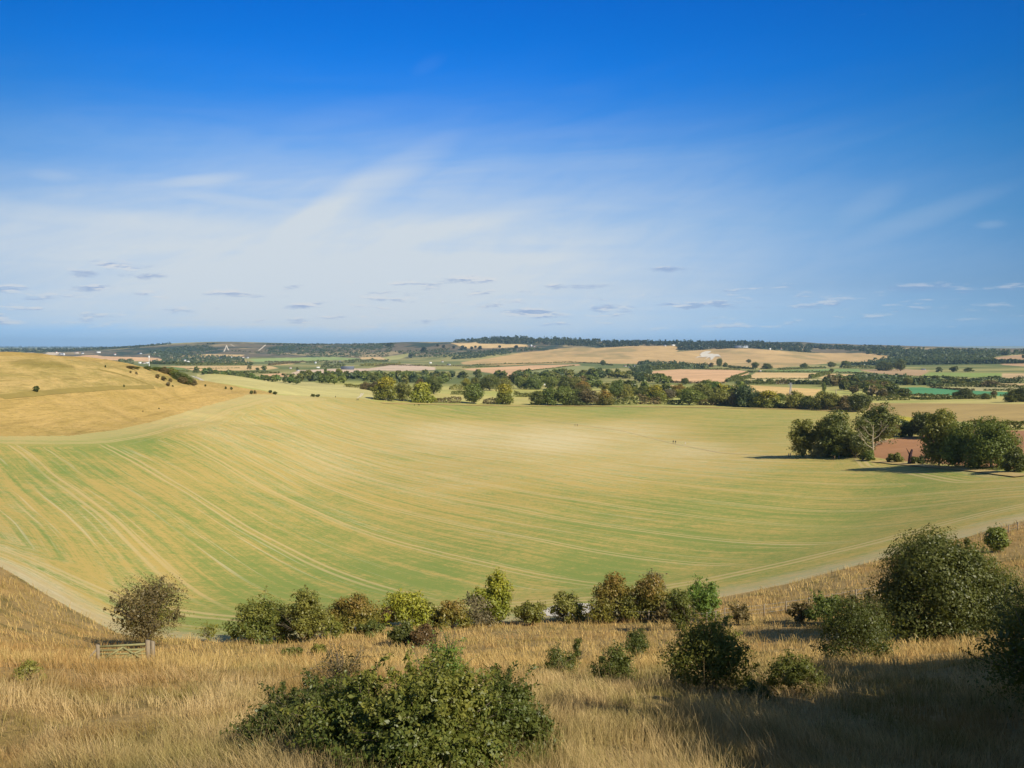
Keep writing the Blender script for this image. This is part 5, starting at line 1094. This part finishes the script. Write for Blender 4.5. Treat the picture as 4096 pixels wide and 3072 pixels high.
fb(450,1386,48,38,'olive','small spiky shrub standing alone on the field margin',420,open_=.4,sprays=14,spray_len=.5,leaf_px=1.0)
fb(568,1388,132,98,'shrub','yellow-green bush at the left end of the bush line',6500,open_=.1,sprays=22,spray_len=.18,k=15,shape='dome')
fb(660,1388,80,112,'olive','tall dull olive bush second in the bush line',5200,open_=.2,sprays=20,spray_len=.16,k=12,shape='tall')
fb(762,1364,116,90,'autumn','rust-topped domed bush third in the bush line',6000,sprays=18,spray_len=.14,k=14,shape='dome')
fb(800,1372,70,34,'dark','low dark shrub at the foot of the rust-topped bush',1500,sprays=8,k=7,shape='dome')
fb(832,1352,40,44,'red','small reddish bush between the rust-topped and yellow bushes',1200,open_=.3,sprays=8,k=7)
fb(876,1352,112,78,'lime','yellow-green spreading bush, middle of the bush line',5200,open_=.15,sprays=22,spray_len=.22,k=13,shape='dome')
fb(870,1395,62,56,'deep','dark green bush in front of the yellow spreading bush',2600,sprays=8,k=9,shape='dome')
fb(912,1395,62,54,'red','dark red bush right of the dark green one',2400,open_=.15,sprays=8,k=9,shape='dome')
fb(975,1357,80,62,'autumn','brownish bush left of the grey twiggy bush',3200,open_=.2,sprays=12,k=10,shape='dome')
fb(1028,1352,78,66,'grey','grey twiggy half-bare bush below the bright bush',2600,open_=.5,sprays=34,spray_len=.26,k=11,shape='dome')
fb(1070,1348,76,102,'lime','tallest bright yellow-green bush in the bush line',5600,sprays=16,spray_len=.12,k=13,shape='tall')
fb(1147,1351,62,56,'olive','small olive bush right of the bright yellow-green bush',2800,open_=.15,sprays=10,k=9)
fb(1222,1343,72,66,'olive','bushy olive shrub in front of the bare chalk patch',3200,open_=.15,sprays=12,k=10,shape='dome')
fb(1318,1340,98,96,'autumn','autumn-coloured bush, left of the touching pair',5600,sprays=16,spray_len=.14,k=14,shape='dome')
fb(1402,1338,84,92,'autumn','autumn-coloured bush, right of the touching pair',4800,sprays=14,spray_len=.14,k=13)
fb(1411,1296,56,64,'grey','bare grey-brown bush rising behind the autumn pair',1500,open_=.5,sprays=24,spray_len=.3,k=9)
fb(1470,1360,62,92,'dark','dark upright bush right of the autumn pair',3800,open_=.15,sprays=16,spray_len=.18,k=11,shape='tall')
fb(1524,1340,80,78,'bright','fresh green bush behind the fence posts',3800,open_=.1,sprays=20,spray_len=.22,k=11)
fb(1598,1350,52,40,'brown','small brown twiggy shrub right of the fresh green bush',900,open_=.45,sprays=16,spray_len=.35,k=8)
fb(1532,1492,196,160,'shrub','big green bush standing in mid-slope right of centre',15000,open_=.05,sprays=40,spray_len=.14,k=22,shape='dome',leaf_px=1.1)
fb(1330,1478,104,84,'dark','rounded dark bush left of the big mid-slope bush',5200,open_=.1,sprays=20,spray_len=.18,k=13,shape='dome',leaf_px=1.1)
fb(1375,1420,62,66,'dark','small dark bush behind the rounded dark bush',3000,sprays=14,spray_len=.2,k=9,leaf_px=1.1)
fb(1210,1454,84,60,'dark','small dark bush with one upright shoot, centre slope',3600,open_=.15,sprays=16,spray_len=.3,k=10,shape='dome',leaf_px=1.1)
fb(1246,1440,26,68,'dark','upright leafy shoot beside the small dark bush',900,open_=.2,sprays=10,spray_len=.3,k=5,shape='tall',leaf_px=1.1)
fb(1730,1345,54,44,'brown','small dark brown shrub left of the twiggy cluster',1400,open_=.3,sprays=14,spray_len=.3,k=8)
fb(1790,1348,92,66,'green','green shrub behind the big dark shrub',3400,open_=.2,sprays=20,spray_len=.25,k=11,shape='dome')
fb(1872,1350,100,70,'brown','brown twiggy bushes left of the big round tree',3200,open_=.4,sprays=26,spray_len=.25,k=12,shape='dome')
fb(1850,1430,168,132,'deep','large dark green shrub left of the big round tree',11000,sprays=30,spray_len=.16,k=18,shape='dome',leaf_px=1.1)
fb(2040,1372,240,196,'deep','big round dense tree dominating the right foreground',56000,sprays=14,spray_len=.035,k=34,base=.0,shape='dome',wild=.25,seed=1234,name='hawthorn_tree',cat='tree',leaf_px=1.4,stems=2)
fb(1960,1380,110,90,'green','leafy low growth at the left foot of the round tree',4000,open_=.25,sprays=18,spray_len=.2,k=11,shape='dome',leaf_px=1.1)
fb(2110,1362,120,100,'brown','brownish growth at the right foot of the round tree',4200,open_=.25,sprays=18,spray_len=.2,k=11,shape='dome',leaf_px=1.1)
fb(1712,1502,140,92,'dark','dim olive bush in front of the shaded grass',5200,open_=.2,sprays=26,spray_len=.2,k=12,shape='dome',leaf_px=1.1)
fb(1640,1520,90,50,'dark','low dim bush at the right foot of the mid-slope bush',2200,open_=.3,sprays=16,spray_len=.25,k=8,shape='dome',leaf_px=1.1)
fb(2152,1192,40,58,'green','small tree alone on the grassy bank far right',1800,sprays=8,k=8,shape='tall')
fb(2236,1470,150,200,'deep','dark bush at the right edge of the view, upper part',9000,sprays=40,spray_len=.2,k=18,base=.0,leaf_px=1.0)
fb(2262,1560,230,250,'deep','nearly black bush in the lower right corner',12000,sprays=44,spray_len=.14,k=20,base=.0,leaf_px=1.0)
fb(628,1422,46,28,'dark','low dark shrub in the straw left of centre',900,sprays=8,k=6,shape='dome')
fb(690,1412,34,22,'olive','tiny olive shrub beside the low dark shrub',500,sprays=6,k=5,shape='dome')
fb(60,1470,60,40,'olive','dull bramble tuft in the grass at the left',1000,open_=.4,sprays=12,spray_len=.3,k=7,shape='dome')
fb(612,1386,60,56,'olive','low olive filler bush between the first two of the bush line',1800,sprays=10,k=8,shape='dome')
fb(712,1378,54,44,'shrub','low bush joining the tall dull one and the rust-topped one',1500,sprays=10,k=8,shape='dome')
fb(925,1352,60,58,'olive','olive bush just right of the yellow spreading bush',2000,sprays=10,k=8,shape='dome')
fb(1362,1342,50,56,'olive','olive bush wedged between the autumn pair',1800,sprays=8,k=8,shape='dome')
fb(1440,1346,48,52,'brown','brown shrub between the autumn pair and the dark upright bush',1500,open_=.2,sprays=10,k=8,shape='dome')
fb(1075,1560,120,90,'olive','olive shrub behind the right wing of the thicket',4200,open_=.15,sprays=24,spray_len=.25,k=13,shape='dome',leaf_px=1.0)
# the big bramble thicket in the centre foreground
TB = 'bushes of the foreground thicket'
fb(665,1625,280,150,'deep','dark low left wing of the foreground thicket',16500,open_=.28,sprays=80,spray_len=.34,k=22,shape='dome',leaf_px=.8,group=TB,minleaf=.03)
fb(775,1665,280,232,'shrub','green left-centre part of the foreground thicket',16500,open_=.22,sprays=70,spray_len=.32,k=22,shape='dome',leaf_px=.8,group=TB,minleaf=.03)
fb(925,1690,350,268,'shrub','tall green centre of the foreground thicket',25500,open_=.18,sprays=80,spray_len=.28,k=28,shape='dome',leaf_px=.8,group=TB,minleaf=.03)
fb(1085,1635,250,180,'dark','dark right wing of the foreground thicket',18000,open_=.22,sprays=70,spray_len=.3,k=22,shape='dome',leaf_px=.8,group=TB,minleaf=.03)
fb(960,1530,150,155,'bright','bright sprays rising from the top of the thicket',4200,open_=.35,sprays=44,spray_len=.4,k=12,shape='tall',leaf_px=1.0,group=TB,minleaf=.03)
fb(735,1530,150,140,'brown','half-bare thorny sprays at the upper left of the thicket',2600,open_=.45,sprays=44,spray_len=.4,k=11,leaf_px=1.0,group=TB,minleaf=.025)

# bushes and trees just outside the picture on the right: they throw the dark shade over the grass
for (x, y, W, Hh, lb) in ((11.5,3.5,8,13,'tree at the right of the viewpoint, nearest of the row'),(14.8,7.2,9.5,14.5,'second tree of the row at the right of the viewpoint'),(19.6,11.8,9.5,13.6,'third tree of the row at the right of the viewpoint'),
                          (23,17,9.5,14,'last tree of the row at the right of the viewpoint'),(25.5,12,10,16,'tree standing outside the row, farther right'),(4.9,-1.3,4.6,12.3,'unseen slender tree added beside the viewpoint for its shade')):  # the slender tree is added only to shade the lower left grass
    if not Hh: continue
    z = float(H([x], [y])[0]); root = bpy.data.objects.new('hawthorn_tree', None); C.objects.link(root); root.location = (x, y, z); root.scale = (W, W, Hh)
    tag(root, lb, 'tree', 'shade-giving trees beside the viewpoint'); ob('crown', PROTO['mid', 1], root, mat=LM('deep', True)); ob('trunk', PROTO['trunk', 1], root)

# ------------------------------------------------------------------ gate and fence
M_wood = mat_plain('weathered_wood', (120, 106, 84), (156, 142, 116), 5.0); M_moss = mat_plain('mossy_wood', (112, 116, 70), (160, 150, 108), 5.0)
def bar(a, b, t, h_):
    a, b = np.array(a, float), np.array(b, float); d = b - a; d /= np.linalg.norm(d); s = np.cross(d, [0, 0, 1]); s /= np.linalg.norm(s); u = np.cross(s, d)
    V = np.array([p + s * sx * t / 2 + u * sz * h_ / 2 for p in (a, b) for sx, sz in ((-1,-1),(1,-1),(1,1),(-1,1))])
    return V, np.array([(0,1,2,3),(7,6,5,4),(0,4,5,1),(1,5,6,2),(2,6,7,3),(3,7,4,0)])
gl0, gr0 = at1(v(213), v(1431)), at1(v(321), v(1431)); gate = bpy.data.objects.new('field_gate', None); C.objects.link(gate); gate.location = tuple(gl0)
tag(gate, 'weathered mossy five-bar gate between two wooden posts', 'gate')
g1 = gr0 - gl0; L = np.linalg.norm(g1[:2]); dz = g1[2]; ux = g1 / np.linalg.norm(g1)
def gp_(t, z): return np.array([g1[0] * t, g1[1] * t, dz * t + z])
for nm, t, hh, wd in (('post', 0.0, .9, .15), ('post', 1.0, 1.15, .18), ('post', 1.1, 1.1, .14)):
    c = gp_(t, 0); V, Q_ = box(c[0]-wd/2, c[0]+wd/2, c[1]-wd/2, c[1]+wd/2, c[2]-.4, c[2]+hh); V[4:, 2] += np.array([.05, 0, .02, -.04]); ob(nm, mesh(nm, V, [Q_], M_wood), gate)
for z0, z1 in ((.08,.08),(.25,.26),(.42,.46),(.60,.68),(.80,.95)): ob('rail', mesh('rail', *[(V, [Q_]) for V, Q_ in [bar(gp_(.03, z0), gp_(.97, z1), .05, .10)]][0], mat=M_moss), gate)
for a_, b_ in (((.05,.10),(.5,.80)),((.95,.10),(.5,.80)),((.35,.08),(.92,.7))): ob('brace', mesh('brace', *[(V, [Q_]) for V, Q_ in [bar(gp_(a_[0], a_[1]) - [0,.06,0], gp_(b_[0], b_[1]) - [0,.06,0], .05, .09)]][0], mat=M_moss), gate)
ob('brace', mesh('brace', *[(V, [Q_]) for V, Q_ in [bar(gp_(-.26, .02), gp_(-.02, .7), .08, .10)]][0], mat=M_wood), gate)
def fence(img, n, label, h_=1.15):
    p = densify(img, 12, False); q = at(p[:, 0], p[:, 1], 40); t = np.linspace(0, len(q) - 1, n); P = np.stack([np.interp(t, np.arange(len(q)), q[:, i]) for i in range(3)], -1)
    root = bpy.data.objects.new('wire_fence', None); C.objects.link(root); root.location = tuple(P[0]); tag(root, label, 'fence')
    for c in P - P[0]:
        V, Q_ = box(c[0]-.05, c[0]+.05, c[1]-.05, c[1]+.05, c[2]-.3, c[2]+h_); ob('post', mesh('post', V, [Q_], M_wood), root)
    V, Q_ = join([tube((P - P[0]) + [0, 0, z], [.006] * n, 3) for z in (.35, .7, 1.05)]); ob('wire', mesh('wire', V, [Q_], M_metal), root)
fence(vv([(1290,1345),(1420,1345),(1520,1352),(1565,1340),(1665,1330),(1780,1312),(1900,1290)]), 15, 'post and wire fence running behind the right-hand bushes')
fence(vv([(2130,1165),(2165,1155),(2212,1142),(2260,1128)]), 8, 'short run of pale fence posts on the bank at the right edge')

# ------------------------------------------------------------------ grass: dry stems all over the near slope
def grass_mat(lo_=(138, 112, 64), hi_=(242, 214, 154), gk=.95):
    m, t = new_mat('dry_grass'); g = t.n('ShaderNodeNewGeometry'); rnd = g.outputs['Random Per Island']; p = g.outputs['Position']
    n1 = t.noise(p, .33, 4, .65); n2 = t.noise(p, 1.9, 3); z = attr(t, 'tip')
    f = t.math('ADD', t.math('MULTIPLY', rnd, .6), t.math('MULTIPLY', t.math('SUBTRACT', n2, .32), 1.1), clamp=True)
    c = t.mix(f, lin(*lo_), lin(*hi_))
    c = t.mix(t.math('MULTIPLY', t.ss(n1, .42, .58), t.math('MULTIPLY_ADD', z, -.5, gk)), c, t.mix(rnd, lin(96, 98, 44), lin(136, 132, 62)))
    c = t.mix(t.math('MULTIPLY', t.ss(t.noise(p, .16, 3), .5, .66), .5), c, lin(176, 130, 78))
    df = t.n('ShaderNodeBsdfDiffuse'); t.l(c, df.inputs[0]); tr = t.n('ShaderNodeBsdfTranslucent'); t.l(c, tr.inputs[0])
    mx = t.n('ShaderNodeMixShader'); mx.inputs[0].default_value = .25; t.l(df.outputs[0], mx.inputs[1]); t.l(tr.outputs[0], mx.inputs[2])
    o = t.n('ShaderNodeOutputMaterial'); t.l(mx.outputs[0], o.inputs[0]); return m
M_grass = grass_mat(); M_grass2 = grass_mat((158, 128, 70), (240, 208, 138), .6)
def blades(name, n, rmin, rmax, hfun, wpx, seed, label, clump=1.0, tmax=37, seg=3, gm=None):
    rg = np.random.default_rng(seed); t = R(1) * rg.uniform(-tmax, tmax, n); r = np.exp(rg.uniform(math.log(rmin), math.log(rmax), n))
    k = r < rb(t) - .3; t, r = t[k], r[k]; x, y = r * np.sin(t), r * np.cos(t)
    c = vnoise(x / 1.4, y / 1.4, 71) + .5 * vnoise(x / .5, y / .5, 72); k = rg.random(len(x)) < .55 + clump * c; x, y, r = x[k], y[k], r[k]; m = len(x)
    h_ = hfun(r) * rg.uniform(.45, 1.3, m) * np.clip(1 + .9 * vnoise(x / 1.6, y / 1.6, 73) + .8 * vnoise(x / .6, y / .6, 75), .3, 2); w_ = np.maximum(.0035, wpx * 4 * r / F)
    z = H(x, y); a = 9 * vnoise(x / 1.3, y / 1.3, 76) + rg.normal(0, 1.0, m); lean = rg.uniform(.05, .7, m) * h_; lx, ly = lean * np.cos(a), lean * np.sin(a) * .8
    lx = lx - .10 * h_                        # the wind lays it a little to the left
    b = rg.uniform(-.9, .9, m); wx, wy = np.cos(b) * w_ / 2, np.sin(b) * w_ / 2
    lv = []
    for s in range(seg + 1):
        f = s / seg; q = f ** 1.8; cx_, cy_, cz_ = x + lx * q, y + ly * q, z - .03 + h_ * f * (1 - .12 * f); tw = 1 - .8 * f
        lv.append(np.stack([cx_ - wx * tw, cy_ - wy * tw, cz_], -1)); lv.append(np.stack([cx_ + wx * tw, cy_ + wy * tw, cz_], -1))
    V = np.stack(lv, 1).reshape(-1, 3); o = np.arange(m)[:, None] * (2 * seg + 2); Fq = np.concatenate([o + np.array([2*s, 2*s+1, 2*s+3, 2*s+2]) for s in range(seg)])
    tip = np.tile(np.repeat(np.linspace(0, 1, seg + 1), 2), m)
    return tag(ob(name, mesh(name, V, [Fq], gm or M_grass, attrs={'tip': tip})), label, 'grass', kind='stuff')
blades('dry_grass', 230000, 7.0, 30, lambda r: .34 + 0 * r, .50, 1, 'thick golden-brown dry grass covering the near slope', 1.0)
blades('dry_grass', 170000, 28, 190, lambda r: .36 + .002 * r, .55, 2, 'straw-coloured dry grass over the lower slope and banks', 1.0, 38, 2, M_grass2)
blades('tall_grass_stems', 7000, 8.5, 34, lambda r: .68 + 0 * r, .24, 3, 'thin tall seed stems standing above the dry grass', .6, 36, 4)
blades('tall_grass_stems', 300, 8.5, 14, lambda r: .85 + 0 * r, .18, 4, 'longest pale stems close to the camera', .4, 36, 5)

# ------------------------------------------------------------------ haze
m = bpy.data.materials.new('haze'); m.use_nodes = True; t = NT(m.node_tree)
pvn = t.n('ShaderNodeVolumePrincipled'); pvn.inputs['Color'].default_value = (.50, .78, 1, 1); pvn.inputs['Density'].default_value = .00004; pvn.inputs['Anisotropy'].default_value = 0.0
o = t.n('ShaderNodeOutputMaterial'); t.l(pvn.outputs[0], o.inputs['Volume'])
zlo, zhi = float(GZ.min()) - 3, float(GZ.max()) + 60
V, Q_ = box(-31500, 31500, -31500, 31500, zlo, zhi)

if HAZE: tag(ob('haze', mesh('haze', V, [Q_], m)), 'thin blue summer haze filling the air over the valley', kind='stuff')
